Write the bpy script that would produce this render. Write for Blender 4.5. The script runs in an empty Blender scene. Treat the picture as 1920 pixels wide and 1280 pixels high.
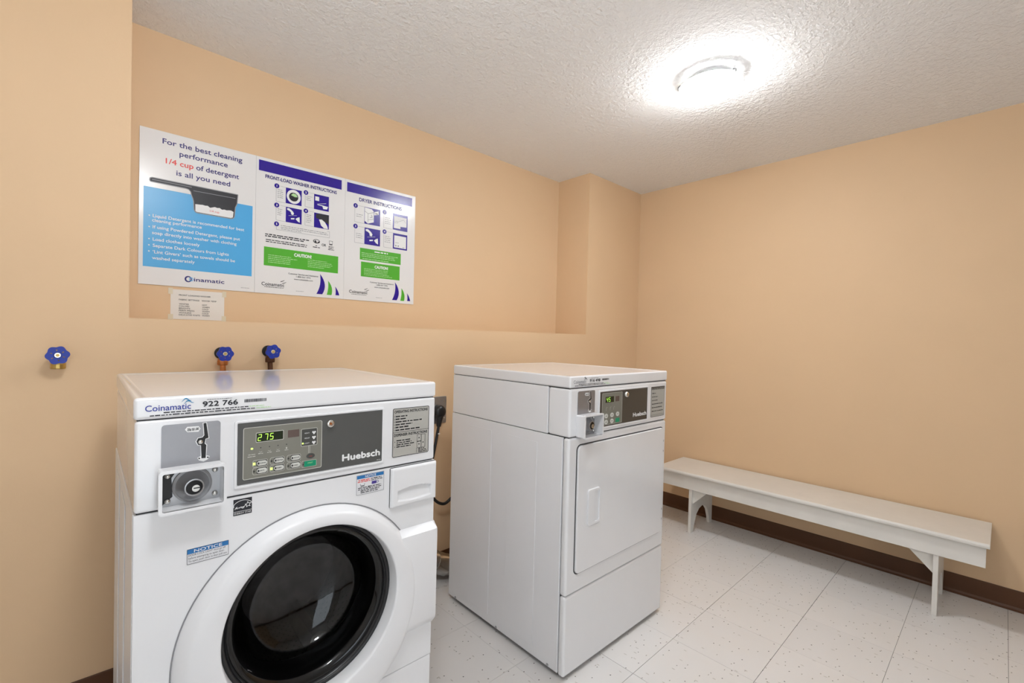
import bpy, bmesh, math, random
from mathutils import Vector, Matrix
random.seed(7)
S = bpy.context.scene
COL = S.collection
R = math.radians


# ------------------------------------------------------------------ camera
cd = bpy.data.cameras.new('camera'); cam = bpy.data.objects.new('camera', cd); COL.objects.link(cam)
F_PX, YAW, PITCH, ROLL, CX, CY, EYE = 858.144, 0.7247, -0.0158, 0.0233, 915.95, 646.38, 1.2191
cd.sensor_fit = 'HORIZONTAL'; cd.sensor_width = 36.0; cd.lens = F_PX * 36.0 / 1920.0
cd.shift_x = (960.0 - CX) / 1920.0; cd.shift_y = (CY - 640.0) / 1920.0
cd.clip_start = 0.02; cd.clip_end = 50
fw = Vector((math.sin(YAW) * math.cos(PITCH), math.cos(YAW) * math.cos(PITCH), math.sin(PITCH)))
rt = Vector((math.cos(YAW), -math.sin(YAW), 0)); up = rt.cross(fw)
rr = math.cos(ROLL) * rt + math.sin(ROLL) * up; uu = math.cos(ROLL) * up - math.sin(ROLL) * rt
cam.matrix_world = Matrix(((rr.x, uu.x, -fw.x, 0), (rr.y, uu.y, -fw.y, 0), (rr.z, uu.z, -fw.z, EYE), (0, 0, 0, 1)))
S.camera = cam

# ------------------------------------------------------------------ world, exposure
wd = bpy.data.worlds.new('world'); S.world = wd; wd.use_nodes = True
wd.node_tree.nodes['Background'].inputs[0].default_value = (0.85, 0.93, 1.0, 1)      # even fill light, let in by a doorway added behind the camera
wd.node_tree.nodes['Background'].inputs[1].default_value = 2.6
pd = bpy.data.lights.new('fill_portal', 'AREA'); pd.shape = 'RECTANGLE'; pd.size = 1.0; pd.size_y = 2.05; pd.cycles.is_portal = True
po = bpy.data.objects.new('fill_portal', pd); COL.objects.link(po); po.location = (0.0, -1.76, 1.025); po.rotation_euler = (R(90), 0, 0)
S.view_settings.view_transform = 'Standard'; S.view_settings.look = 'None'
S.view_settings.gamma = 1.0; S.view_settings.use_curve_mapping = False
S.view_settings.exposure = 0.28
LAMP_MAIN, FILL_NEAR = 74.0, 65.0          # radiance of the ceiling dome and of the added fill globe out of view

# ------------------------------------------------------------------ materials
MATS = {}
def mat(name, col, rough=0.5, metal=0.0, spec=0.5, coat=0.0, emit=0.0, trans=0.0, ior=1.45,
        vary=0.0, vscale=8.0, bump=0.0, bscale=60.0, bdist=0.001, coat_rough=0.05, ecol=None):
    m = bpy.data.materials.new(name); m.use_nodes = True
    nt = m.node_tree; b = nt.nodes['Principled BSDF']
    b.inputs['Roughness'].default_value = rough; b.inputs['Metallic'].default_value = metal
    b.inputs['Specular IOR Level'].default_value = spec; b.inputs['IOR'].default_value = ior
    b.inputs['Coat Weight'].default_value = coat; b.inputs['Coat Roughness'].default_value = coat_rough
    b.inputs['Transmission Weight'].default_value = trans
    if emit:
        b.inputs['Emission Color'].default_value = (*(ecol or col), 1); b.inputs['Emission Strength'].default_value = emit
    geo = nt.nodes.new('ShaderNodeNewGeometry')
    n = nt.nodes.new('ShaderNodeTexNoise'); n.inputs['Scale'].default_value = vscale; n.inputs['Detail'].default_value = 4
    nt.links.new(geo.outputs['Position'], n.inputs['Vector'])
    r = nt.nodes.new('ShaderNodeValToRGB')
    r.color_ramp.elements[0].position = 0.35; r.color_ramp.elements[1].position = 0.65
    r.color_ramp.elements[0].color = (*[c * (1 - vary) for c in col], 1)
    r.color_ramp.elements[1].color = (*[min(1, c * (1 + vary * 0.5)) for c in col], 1)
    nt.links.new(n.outputs['Fac'], r.inputs['Fac']); nt.links.new(r.outputs['Color'], b.inputs['Base Color'])
    if bump:
        n2 = nt.nodes.new('ShaderNodeTexNoise'); n2.inputs['Scale'].default_value = bscale; n2.inputs['Detail'].default_value = 3
        nt.links.new(geo.outputs['Position'], n2.inputs['Vector'])
        bp = nt.nodes.new('ShaderNodeBump'); bp.inputs['Strength'].default_value = bump; bp.inputs['Distance'].default_value = bdist
        nt.links.new(n2.outputs['Fac'], bp.inputs['Height']); nt.links.new(bp.outputs['Normal'], b.inputs['Normal'])
    MATS[name] = m
    return m
WALL = (0.74, 0.525, 0.325)
mat('wall_paint', WALL, 0.55, spec=0.3, vary=0.012, vscale=3, bump=0.25, bscale=140, bdist=0.0006)
mat('wall_offwhite', (0.80, 0.78, 0.75), 0.6, spec=0.3, vary=0.012, vscale=3)  # unseen left and front walls, kept pale to bounce neutral fill light
mat('vinyl_brown', (0.10, 0.038, 0.013), 0.45, vary=0.06)
mat('enamel', (0.80, 0.80, 0.815), 0.18, spec=0.5, coat=0.5, vary=0.008)
mat('enamel_side', (0.80, 0.80, 0.815), 0.3, spec=0.5, vary=0.01)
mat('plastic_white', (0.80, 0.80, 0.815), 0.3, vary=0.008)
mat('gap_dark', (0.03, 0.03, 0.032), 0.7)
mat('crease_shade', (0.25, 0.25, 0.26), 0.7)
mat('black', (0.012, 0.012, 0.013), 0.45)
mat('black_gloss', (0.006, 0.006, 0.007), 0.12)
mat('rubber', (0.015, 0.015, 0.016), 0.35)
mat('steel', (0.42, 0.42, 0.43), 0.38, metal=0.85, vary=0.06, vscale=15)
mat('steel_plate', (0.33, 0.33, 0.345), 0.42, metal=0.75, vary=0.05, vscale=12)
mat('chrome', (0.72, 0.71, 0.68), 0.18, metal=1.0)
mat('zinc', (0.62, 0.61, 0.59), 0.2, metal=1.0, vary=0.12, vscale=25)
mat('drum_steel', (0.16, 0.145, 0.135), 0.35, metal=1.0, vary=0.2, vscale=20)
mat('brass', (0.55, 0.38, 0.12), 0.35, metal=0.9, vary=0.2, vscale=60)
mat('copper', (0.62, 0.24, 0.09), 0.3, metal=0.95, vary=0.25, vscale=60)
mat('bronze_dark', (0.12, 0.055, 0.03), 0.45, metal=0.7, vary=0.2, vscale=60)
mat('valve_blue', (0.008, 0.03, 0.32), 0.35, coat=0.0, vary=0.05)
mat('panel_grey', (0.085, 0.085, 0.082), 0.4, vary=0.04)
mat('panel_grey_warm', (0.065, 0.055, 0.045), 0.4, vary=0.04)
mat('membrane', (0.2, 0.195, 0.165), 0.4, vary=0.03)
mat('membrane_line', (0.55, 0.54, 0.49), 0.45)
mat('membrane_dark', (0.06, 0.06, 0.055), 0.4)
mat('sensor', (0.12, 0.085, 0.075), 0.2)
mat('display_black', (0.012, 0.02, 0.008), 0.12)
mat('digit_green', (0.55, 1.0, 0.15), 0.5, emit=1.0, ecol=(0.45, 1.0, 0.08))
mat('led_on', (0.7, 1.0, 0.25), 0.5, emit=0.9, ecol=(0.6, 1.0, 0.12))
mat('led_off', (0.04, 0.04, 0.035), 0.4)
mat('button_white', (0.62, 0.62, 0.58), 0.4)
mat('button_green', (0.0, 0.26, 0.13), 0.4)
mat('label_grey', (0.43, 0.42, 0.385), 0.5, vary=0.02)
mat('print_white', (0.82, 0.82, 0.82), 0.4)
mat('print_black', (0.015, 0.015, 0.02), 0.4)
mat('print_grey', (0.3, 0.3, 0.32), 0.45)
mat('print_navy', (0.025, 0.018, 0.16), 0.35)
mat('print_indigo', (0.025, 0.008, 0.27), 0.22)
mat('print_blue_logo', (0.03, 0.045, 0.3), 0.4)
mat('print_teal_wave', (0.03, 0.22, 0.42), 0.4)
mat('print_red', (0.72, 0.05, 0.04), 0.35)
mat('print_sky', (0.08, 0.4, 0.76), 0.3, vary=0.03, vscale=2)
mat('print_green', (0.09, 0.42, 0.035), 0.25)
mat('print_pale_green', (0.45, 0.7, 0.35), 0.35)
mat('sticker_blue', (0.02, 0.16, 0.42), 0.4)
mat('sticker_white', (0.74, 0.74, 0.76), 0.4)
mat('sticker_purple', (0.06, 0.04, 0.25), 0.4)
mat('poster_board', (0.80, 0.79, 0.785), 0.2, spec=0.5, vary=0.006)
mat('paper', (0.8, 0.76, 0.71), 0.7)
mat('tape', (0.74, 0.66, 0.5), 0.25)
mat('bench_paint', (0.76, 0.735, 0.69), 0.38, vary=0.03, vscale=9, bump=0.08, bscale=90, bdist=0.0006)
mat('grout', (0.08, 0.075, 0.07), 0.9)
mat('lamp_metal', (0.25, 0.25, 0.25), 0.4, metal=0.8)
mat('lamp_white', (0.85, 0.85, 0.85), 0.4)
mat('dome_main', (0.9, 0.9, 0.9), 0.3, emit=LAMP_MAIN, ecol=(0.95, 0.975, 1.0))
mat('fill_glow', (0.9, 0.9, 0.9), 0.3, emit=FILL_NEAR, ecol=(0.95, 0.975, 1.0))
mat('glass_dark', (0.22, 0.22, 0.235), 0.03, trans=1.0, ior=1.45)

def ceiling_material():
    m = bpy.data.materials.new('ceiling_stipple'); m.use_nodes = True; nt = m.node_tree; b = nt.nodes['Principled BSDF']
    b.inputs['Base Color'].default_value = (0.93, 0.925, 0.92, 1); b.inputs['Roughness'].default_value = 0.9
    b.inputs['Specular IOR Level'].default_value = 0.15
    g = nt.nodes.new('ShaderNodeNewGeometry')
    n1 = nt.nodes.new('ShaderNodeTexNoise'); n1.inputs['Scale'].default_value = 55; n1.inputs['Detail'].default_value = 5; n1.inputs['Roughness'].default_value = 0.6
    n2 = nt.nodes.new('ShaderNodeTexVoronoi'); n2.inputs['Scale'].default_value = 70
    nt.links.new(g.outputs['Position'], n1.inputs['Vector']); nt.links.new(g.outputs['Position'], n2.inputs['Vector'])
    r = nt.nodes.new('ShaderNodeValToRGB'); r.color_ramp.elements[0].position = 0.42; r.color_ramp.elements[1].position = 0.68
    nt.links.new(n1.outputs['Fac'], r.inputs['Fac'])
    mx = nt.nodes.new('ShaderNodeMath'); mx.operation = 'MULTIPLY_ADD'; mx.inputs[1].default_value = -0.35
    nt.links.new(n2.outputs['Distance'], mx.inputs[0]); nt.links.new(r.outputs['Color'], mx.inputs[2])
    bp = nt.nodes.new('ShaderNodeBump'); bp.inputs['Strength'].default_value = 0.85; bp.inputs['Distance'].default_value = 0.004
    nt.links.new(mx.outputs[0], bp.inputs['Height']); nt.links.new(bp.outputs['Normal'], b.inputs['Normal'])
    MATS['ceiling'] = m
def tile_material():
    m = bpy.data.materials.new('vinyl_tile'); m.use_nodes = True; nt = m.node_tree; b = nt.nodes['Principled BSDF']
    L = nt.links.new
    b.inputs['Roughness'].default_value = 0.32; b.inputs['Specular IOR Level'].default_value = 0.45
    g = nt.nodes.new('ShaderNodeNewGeometry'); oi = nt.nodes.new('ShaderNodeObjectInfo')
    def flecks(scale, size, keep, stretch):
        mp = nt.nodes.new('ShaderNodeMapping'); mp.inputs['Scale'].default_value = stretch
        cmb = nt.nodes.new('ShaderNodeVectorMath'); cmb.operation = 'ADD'
        nz = nt.nodes.new('ShaderNodeTexNoise'); nz.inputs['Scale'].default_value = 160; L(g.outputs['Position'], nz.inputs['Vector'])
        sc = nt.nodes.new('ShaderNodeVectorMath'); sc.operation = 'SCALE'; sc.inputs['Scale'].default_value = 0.004
        L(nz.outputs['Color'], sc.inputs[0]); L(g.outputs['Position'], cmb.inputs[0]); L(sc.outputs[0], cmb.inputs[1])
        L(cmb.outputs[0], mp.inputs['Vector'])
        v = nt.nodes.new('ShaderNodeTexVoronoi'); v.voronoi_dimensions = '2D'; v.inputs['Scale'].default_value = scale
        L(mp.outputs[0], v.inputs['Vector'])
        a = nt.nodes.new('ShaderNodeMath'); a.operation = 'LESS_THAN'; a.inputs[1].default_value = size; L(v.outputs['Distance'], a.inputs[0])
        sp = nt.nodes.new('ShaderNodeSeparateColor'); L(v.outputs['Color'], sp.inputs[0])
        k = nt.nodes.new('ShaderNodeMath'); k.operation = 'GREATER_THAN'; k.inputs[1].default_value = keep; L(sp.outputs[0], k.inputs[0])
        p = nt.nodes.new('ShaderNodeMath'); p.operation = 'MULTIPLY'; L(a.outputs[0], p.inputs[0]); L(k.outputs[0], p.inputs[1])
        return p
    def mixc(fac, a, bb):
        x = nt.nodes.new('ShaderNodeMix'); x.data_type = 'RGBA'
        L(fac, x.inputs[0])
        if isinstance(a, tuple): x.inputs[6].default_value = a
        else: L(a, x.inputs[6])
        if isinstance(bb, tuple): x.inputs[7].default_value = bb
        else: L(bb, x.inputs[7])
        return x.outputs[2]
    base = mixc(oi.outputs['Random'], (0.76, 0.745, 0.735, 1), (0.80, 0.78, 0.765, 1))
    nz = nt.nodes.new('ShaderNodeTexNoise'); nz.inputs['Scale'].default_value = 5; L(g.outputs['Position'], nz.inputs['Vector'])
    r = nt.nodes.new('ShaderNodeValToRGB'); r.color_ramp.elements[0].position = 0.4; r.color_ramp.elements[1].position = 0.7
    L(nz.outputs['Fac'], r.inputs['Fac'])
    mm = nt.nodes.new('ShaderNodeMath'); mm.operation = 'MULTIPLY'; mm.inputs[1].default_value = 0.35; L(r.outputs['Color'], mm.inputs[0])
    base = mixc(mm.outputs[0], base, (0.77, 0.74, 0.70, 1))
    f1 = flecks(17, 0.042, 0.50, (1.0, 1.3, 1)); f2 = flecks(24, 0.060, 0.70, (0.6, 1.5, 1)); f3 = flecks(20, 0.075, 0.70, (1.5, 0.6, 1))
    c = mixc(f3.outputs[0], base, (0.60, 0.575, 0.54, 1))
    c = mixc(f2.outputs[0], c, (0.44, 0.41, 0.37, 1))
    c = mixc(f1.outputs[0], c, (0.09, 0.08, 0.07, 1))
    L(c, b.inputs['Base Color'])
    MATS['tile'] = m
ceiling_material(); tile_material()

# ------------------------------------------------------------------ mesh helpers
class MB:
    def __init__(s): s.v = []; s.f = []
    def add(s, vs, fs):
        n = len(s.v); s.v += [tuple(p) for p in vs]; s.f += [tuple(i + n for i in f) for f in fs]; return s
    def box(s, x0, x1, y0, y1, z0, z1):
        return s.add([(x0,y0,z0),(x1,y0,z0),(x1,y1,z0),(x0,y1,z0),(x0,y0,z1),(x1,y0,z1),(x1,y1,z1),(x0,y1,z1)],
                     [(0,3,2,1),(4,5,6,7),(0,1,5,4),(1,2,6,5),(2,3,7,6),(3,0,4,7)])
    def flat(s, pts, y):                       # polygon of (x, z) on the plane y
        y = y - 0.00003*(len(s.f) % 6)          # overlapping print never lies in exactly one plane
        return s.add([(x, y, z) for x, z in pts], [tuple(range(len(pts)))])
    def rect(s, x0, x1, z0, z1, y): return s.flat([(x0,z0),(x1,z0),(x1,z1),(x0,z1)], y)
    def prism(s, pts, y0, y1):                 # (x, z) outline extruded along y
        n = len(pts); vs = [(x, y0, z) for x, z in pts] + [(x, y1, z) for x, z in pts]
        return s.add(vs, [tuple(range(n)), tuple(range(2*n-1, n-1, -1))] + [(i, (i+1) % n, n+(i+1) % n, n+i) for i in range(n)])
    def prism_x(s, pts, x0, x1):               # (y, z) outline extruded along x
        n = len(pts); vs = [(x0, y, z) for y, z in pts] + [(x1, y, z) for y, z in pts]
        return s.add(vs, [tuple(range(n)), tuple(range(2*n-1, n-1, -1))] + [(i, (i+1) % n, n+(i+1) % n, n+i) for i in range(n)])
    def loops(s, L, seg=48, close0=False, close1=False):   # rings (cx, cz, r, y) around the y axis
        vs = []
        for cx, cz, r, y in L:
            vs += [(cx + r*math.cos(2*math.pi*k/seg), y, cz + r*math.sin(2*math.pi*k/seg)) for k in range(seg)]
        fs = []
        for i in range(len(L)-1):
            for k in range(seg):
                a = i*seg + k; b = i*seg + (k+1) % seg; fs.append((a, b, b+seg, a+seg))
        if close0: fs.append(tuple(range(seg)))
        if close1: fs.append(tuple((len(L)-1)*seg + k for k in range(seg)))
        return s.add(vs, fs)
    def lathe_z(s, L, cx, cy, seg=48, close0=True, close1=True):  # rings (r, z)
        vs = []
        for r, z in L: vs += [(cx + r*math.cos(2*math.pi*k/seg), cy + r*math.sin(2*math.pi*k/seg), z) for k in range(seg)]
        fs = []
        for i in range(len(L)-1):
            for k in range(seg):
                a = i*seg + k; b = i*seg + (k+1) % seg; fs.append((a, b, b+seg, a+seg))
        if close0: fs.append(tuple(range(seg)))
        if close1: fs.append(tuple((len(L)-1)*seg + k for k in range(seg)))
        return s.add(vs, fs)
    def tube(s, path, rad, seg=12, caps=True):
        P = [Vector(p) for p in path]; n = len(P); rads = rad if isinstance(rad, (list, tuple)) else [rad]*n
        vs = []; ref = None
        for i, p in enumerate(P):
            t = (P[min(i+1, n-1)] - P[max(i-1, 0)]).normalized()
            if ref is None:
                ref = t.orthogonal().normalized()
            ref = (ref - t * ref.dot(t)).normalized(); bi = t.cross(ref)
            for k in range(seg):
                a = 2*math.pi*k/seg; vs.append(p + (ref*math.cos(a) + bi*math.sin(a))*rads[i])
        fs = [(i*seg+k, i*seg+(k+1) % seg, (i+1)*seg+(k+1) % seg, (i+1)*seg+k) for i in range(n-1) for k in range(seg)]
        if caps: fs += [tuple(range(seg)), tuple((n-1)*seg+k for k in range(seg))]
        return s.add(vs, fs)
    def build(s, name, m, parent=None, bevel=0.0, seg=2, smooth=False, angle=40, recalc=True, doubles=False):
        me = bpy.data.meshes.new(name); me.from_pydata(s.v, [], s.f); bm = bmesh.new(); bm.from_mesh(me)
        if doubles: bmesh.ops.remove_doubles(bm, verts=bm.verts, dist=1e-5)
        if recalc: bmesh.ops.recalc_face_normals(bm, faces=bm.faces)
        if bevel:
            es = [e for e in bm.edges if len(e.link_faces) == 2 and e.calc_face_angle(0) > R(25)]
            bmesh.ops.bevel(bm, geom=es, offset=bevel, offset_type='OFFSET', segments=seg, profile=0.5, affect='EDGES', clamp_overlap=True)
        bm.to_mesh(me); bm.free()
        o = bpy.data.objects.new(name, me); COL.objects.link(o)
        me.materials.append(MATS[m] if isinstance(m, str) else m)
        if parent: o.parent = parent
        if smooth or bevel:
            me.polygons.foreach_set('use_smooth', [True]*len(me.polygons))
            if bevel:
                w = o.modifiers.new('wn', 'WEIGHTED_NORMAL'); w.keep_sharp = True
            else: me.set_sharp_from_angle(angle=R(angle))
        return o
def rbox(name, dims, m, parent=None, r=0.004, seg=3): return MB().box(*dims).build(name, m, parent, bevel=r, seg=seg)
def rr_pts(x0, x1, z0, z1, r, n=5, corners=(1,1,1,1)):     # rounded rectangle outline; corners: bl, br, tr, tl
    out = []
    for (cx, cz, a0, on, px, pz) in ((x0+r, z0+r, 180, corners[0], x0, z0), (x1-r, z0+r, 270, corners[1], x1, z0),
                                     (x1-r, z1-r, 0, corners[2], x1, z1), (x0+r, z1-r, 90, corners[3], x0, z1)):
        if not on: out.append((px, pz)); continue
        for k in range(n+1):
            a = R(a0 + 90*k/n); out.append((cx + r*math.cos(a), cz + r*math.sin(a)))
    return out
def frame_mb(mb, outer, inner, y0, y1):                    # ring between two outlines with equal point counts
    n = len(outer)
    vs = [(x, y0, z) for x, z in outer] + [(x, y0, z) for x, z in inner] + [(x, y1, z) for x, z in outer] + [(x, y1, z) for x, z in inner]
    fs = []
    for i in range(n):
        j = (i+1) % n
        fs += [(i, j, n+j, n+i), (2*n+i, 2*n+j, 3*n+j, 3*n+i), (i, j, 2*n+j, 2*n+i), (n+i, n+j, 3*n+j, 3*n+i)]
    return mb.add(vs, fs)
def empty(name, loc=(0,0,0), rz=0.0):
    o = bpy.data.objects.new(name, None); o.empty_display_size = 0.1; COL.objects.link(o); o.location = loc; o.rotation_euler = (0,0,rz); return o
def tag(o, label, cat, group=None):
    o['label'] = label; o['category'] = cat
    if group: o['group'] = group
    return o
def struct(o): o['kind'] = 'structure'; return o

# text: one line of lettering turned into flat mesh faces, fitted to a width and a capital height
_txt = {}
def glyphs(body, bold):
    key = (body, bold)
    if key not in _txt:
        c = bpy.data.curves.new('t', 'FONT'); c.body = body; c.size = 1.0; c.resolution_u = 3; c.offset = bold
        o = bpy.data.objects.new('t', c); COL.objects.link(o)
        dg = bpy.context.evaluated_depsgraph_get(); me = o.evaluated_get(dg).to_mesh()
        vs = [(v.co.x, v.co.y) for v in me.vertices]; fs = [tuple(p.vertices) for p in me.polygons]
        o.evaluated_get(dg).to_mesh_clear(); bpy.data.objects.remove(o); bpy.data.curves.remove(c)
        _txt[key] = (vs, fs)
    return _txt[key]
CAP = None
def text(mb, body, x, z, y, w=None, h=0.01, bold=0.0, align='L', shear=0.0):
    """x, z: left (or centre) of the baseline; w: width to fit; h: height of a capital"""
    global CAP
    if CAP is None:
        hv = glyphs('H', 0.0)[0]; CAP = max(p[1] for p in hv) - min(p[1] for p in hv)
    vs, fs = glyphs(body, 0.0)
    x0 = min(p[0] for p in vs); x1 = max(p[0] for p in vs); sz = h / CAP
    sx = (w / (x1 - x0)) if w else sz
    W = (x1 - x0) * sx
    ox = x - (W/2 if align == 'C' else (W if align == 'R' else 0)); d = bold*sz
    for q, (ex, ez) in enumerate(((0, 0),) if not bold else ((d, 0), (-d, 0), (0, d), (0, -d))):
        mb.add([(ox + ex + (px - x0)*sx + shear*py*sz, y - 0.00005*q, z + ez + py*sz) for px, py in vs], fs)
    return mb
def bars(mb, x, z, y, w, h, rng=None):                    # a line of print too small to read
    rng = rng or random; t = 0.0
    while t < w:
        l = rng.uniform(1.5, 5.5)*h; l = min(l, w - t)
        if l > 0.3*h: mb.rect(x+t, x+t+l, z, z+h*rng.uniform(0.75, 1.0), y)
        t += l + 0.7*h
    return mb
def stroke(mb, pts, wd_, y):                              # a drawn line of even width on plane y
    for (ax, az), (bx, bz) in zip(pts[:-1], pts[1:]):
        d = Vector((bx-ax, bz-az)); 
        if d.length == 0: continue
        n = Vector((-d.y, d.x)).normalized()*wd_/2
        mb.flat([(ax+n.x, az+n.y), (ax-n.x, az-n.y), (bx-n.x, bz-n.y), (bx+n.x, bz+n.y)], y)
    return mb
def disc_pts(cx, cz, rx, rz=None, n=20): 
    rz = rz or rx
    return [(cx + rx*math.cos(2*math.pi*k/n), cz + rz*math.sin(2*math.pi*k/n)) for k in range(n)]

# ------------------------------------------------------------------ the room
XL, XR, YF, YW, YN, ZC, ZL = -1.3, 3.2753, -1.75, 1.933, 2.2077, 2.3721, 1.2568
NXL, NXR = 0.1128, 2.6115
T = 0.15
m_ = MB()
m_.box(XL-T, XR+T, YW, YN+T, -0.02, ZL)                                # low wall with the ledge
m_.box(XL-T, NXL, YW, YN+T, ZL, ZC+0.02); m_.box(NXR, XR+T, YW, YN+T, ZL, ZC+0.02)
m_.box(NXL, NXR, YN, YN+T, ZL, ZC+0.02)                                # back of the niche
wb = struct(m_.build('wall_back', 'wall_paint')); wb['label'] = 'tan painted back wall with a wide niche above a ledge'
struct(MB().box(XR, XR+T, YF-T, YW, -0.02, ZC+0.02).build('wall_right', 'wall_paint'))
struct(MB().box(XL-T, XL, YF-T, YW, -0.02, ZC+0.02).build('wall_left', 'wall_offwhite'))
DX0, DX1, DZ1 = -0.5, 0.5, 2.05                                         # unseen doorway, added to let fill light in behind the camera
struct(MB().box(XL, DX0, YF-T, YF, -0.02, ZC+0.02).box(DX1, XR, YF-T, YF, -0.02, ZC+0.02).box(DX0, DX1, YF-T, YF, DZ1, ZC+0.02).build('wall_front', 'wall_offwhite'))
struct(MB().box(DX0-0.06, DX0, YF+0.0005, YF+0.016, 0.001, DZ1+0.06).box(DX1, DX1+0.06, YF+0.0005, YF+0.016, 0.001, DZ1+0.06).box(DX0, DX1, YF+0.0005, YF+0.016, DZ1, DZ1+0.06).build('trim_1', 'lamp_white'))  # trim round the added doorway
struct(MB().box(XL-T, XR+T, YF-T, YN+T, ZC, ZC+0.1).build('ceiling', 'ceiling'))
floor = struct(MB().box(XL-T, XR+T, YF-T, YW+0.1, -0.06, -0.0022).build('floor', 'grout'))
# vinyl tiles, each its own piece
TS, TX, TY = 0.3048, 1.5187, 0.8733
tile_meshes = {}
def tile_mesh(w, d):
    k = (round(w, 4), round(d, 4))
    if k not in tile_meshes:
        me = bpy.data.meshes.new('floor_tile'); b = MB().box(0, w, 0, d, -0.0024, 0.0)
        me.from_pydata(b.v, [], b.f); me.materials.append(MATS['tile']); tile_meshes[k] = me
    return tile_meshes[k]
i0 = math.floor((XL - TX)/TS); i1 = math.ceil((XR - TX)/TS); j0 = math.floor((YF - TY)/TS); j1 = math.ceil((YW - TY)/TS)
wide_x = {0: 0.0026, 1: 0.0018, 2: 0.0013, 4: 0.0010}; wide_y = {0: 0.0022, -1: 0.0026, -2: 0.0018, -3: 0.0018}
for i in range(i0, i1):
    for j in range(j0, j1):
        gx = wide_x.get(i, 0.0009); gy = wide_y.get(j, 0.0012)
        xa, xb = TX+i*TS+gx/2, TX+(i+1)*TS-0.0003; ya, yb = TY+j*TS+gy/2, TY+(j+1)*TS-0.0003
        xa, xb, ya, yb = max(xa, XL+0.001), min(xb, XR-0.001), max(ya, YF+0.001), min(yb, YW-0.001)
        if xb-xa < 0.01 or yb-ya < 0.01: continue
        o = bpy.data.objects.new('floor_tile', tile_mesh(xb-xa, yb-ya)); COL.objects.link(o); o.parent = floor
        o.location = (xa, ya, random.uniform(-0.0003, 0))
# vinyl cove base
BBH = 0.0958
cove = [(0, 0.0005), (0.016, 0.0005), (0.015, 0.003), (0.009, 0.008), (0.0045, 0.018), (0.004, BBH-0.002), (0.003, BBH), (0, BBH)]
MBb = MB().prism_x([(YW - a, z) for a, z in cove], XL, XR); struct(MBb.build('baseboard_back', 'vinyl_brown'))
struct(MB().prism([(XR - a, z) for a, z in cove], YF+0.016, YW-0.0165).build('baseboard_right', 'vinyl_brown'))
struct(MB().prism([(XL + a, z) for a, z in cove], YF+0.016, YW-0.0165).build('baseboard_left', 'vinyl_brown'))
struct(MB().prism_x([(YF + a, z) for a, z in cove], XL, DX0-0.061).prism_x([(YF + a, z) for a, z in cove], DX1+0.061, XR).build('baseboard_front', 'vinyl_brown'))

# ------------------------------------------------------------------ ceiling lamp and added fill globe
def ceiling_lamp(loc, dome, label, turn=0.0):
    t = tag(empty('ceiling_lamp', loc), label, 'lamp', 'round ceiling lamps')
    MB().lathe_z([(0.075, ZC-loc[2]), (0.075, -0.030), (0.070, -0.034)], 0, 0, 32).build('base_pan', 'lamp_white', t, smooth=True)
    prof = [(0.1255, -0.0395), (0.1245, -0.046), (0.118, -0.058), (0.104, -0.070), (0.082, -0.081), (0.055, -0.089), (0.028, -0.0935), (0.004, -0.095)]
    MB().lathe_z(prof, 0, 0, 48, False, True).build('glass_shade', dome, t, smooth=True, angle=70)
    MB().lathe_z([(0.074, -0.0340), (0.1245, -0.0370), (0.1265, -0.0380), (0.1268, -0.0410), (0.1250, -0.0412)], 0, 0, 48, False, False).build('shade_rim', 'lamp_white', t, smooth=True)
    for k in range(3):
        a = turn + k*2*math.pi/3; c, s_ = math.cos(a), math.sin(a)
        MB().tube([(0.07*c, 0.07*s_, -0.028), (0.127*c, 0.127*s_, -0.031), (0.1310*c, 0.1310*s_, -0.036), (0.1300*c, 0.1300*s_, -0.046), (0.1262*c, 0.1262*s_, -0.050)], 0.0034, 8).build('clip', 'lamp_metal', t)
    return t
ceiling_lamp((2.030, 0.880, ZC), 'dome_main', 'lit round frosted ceiling lamp between the dryer and the bench', R(128))
g_ = tag(empty('added_fill_globe', (0.25, 0.40, ZC)), 'added fill light out of view, a lit white globe hanging from the ceiling', 'lamp')  # unseen globe, added to stand in for bounced flash light
MB().lathe_z([(0.055, -0.0005), (0.055, -0.018), (0.048, -0.024)], 0, 0, 32).build('canopy', 'lamp_white', g_, smooth=True)
MB().lathe_z([(0.012, -0.023), (0.012, -0.082), (0.040, -0.084), (0.042, -0.098)], 0, 0, 24).build('stem', 'lamp_metal', g_, smooth=True)
MB().lathe_z([(0.10*math.sin(R(a)), -0.188+0.10*math.cos(R(a))) for a in (24, 40, 55, 70, 85, 100, 115, 130, 145, 160, 172, 178)], 0, 0, 40).build('glass_globe', 'fill_glow', g_, smooth=True, angle=70)

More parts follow.
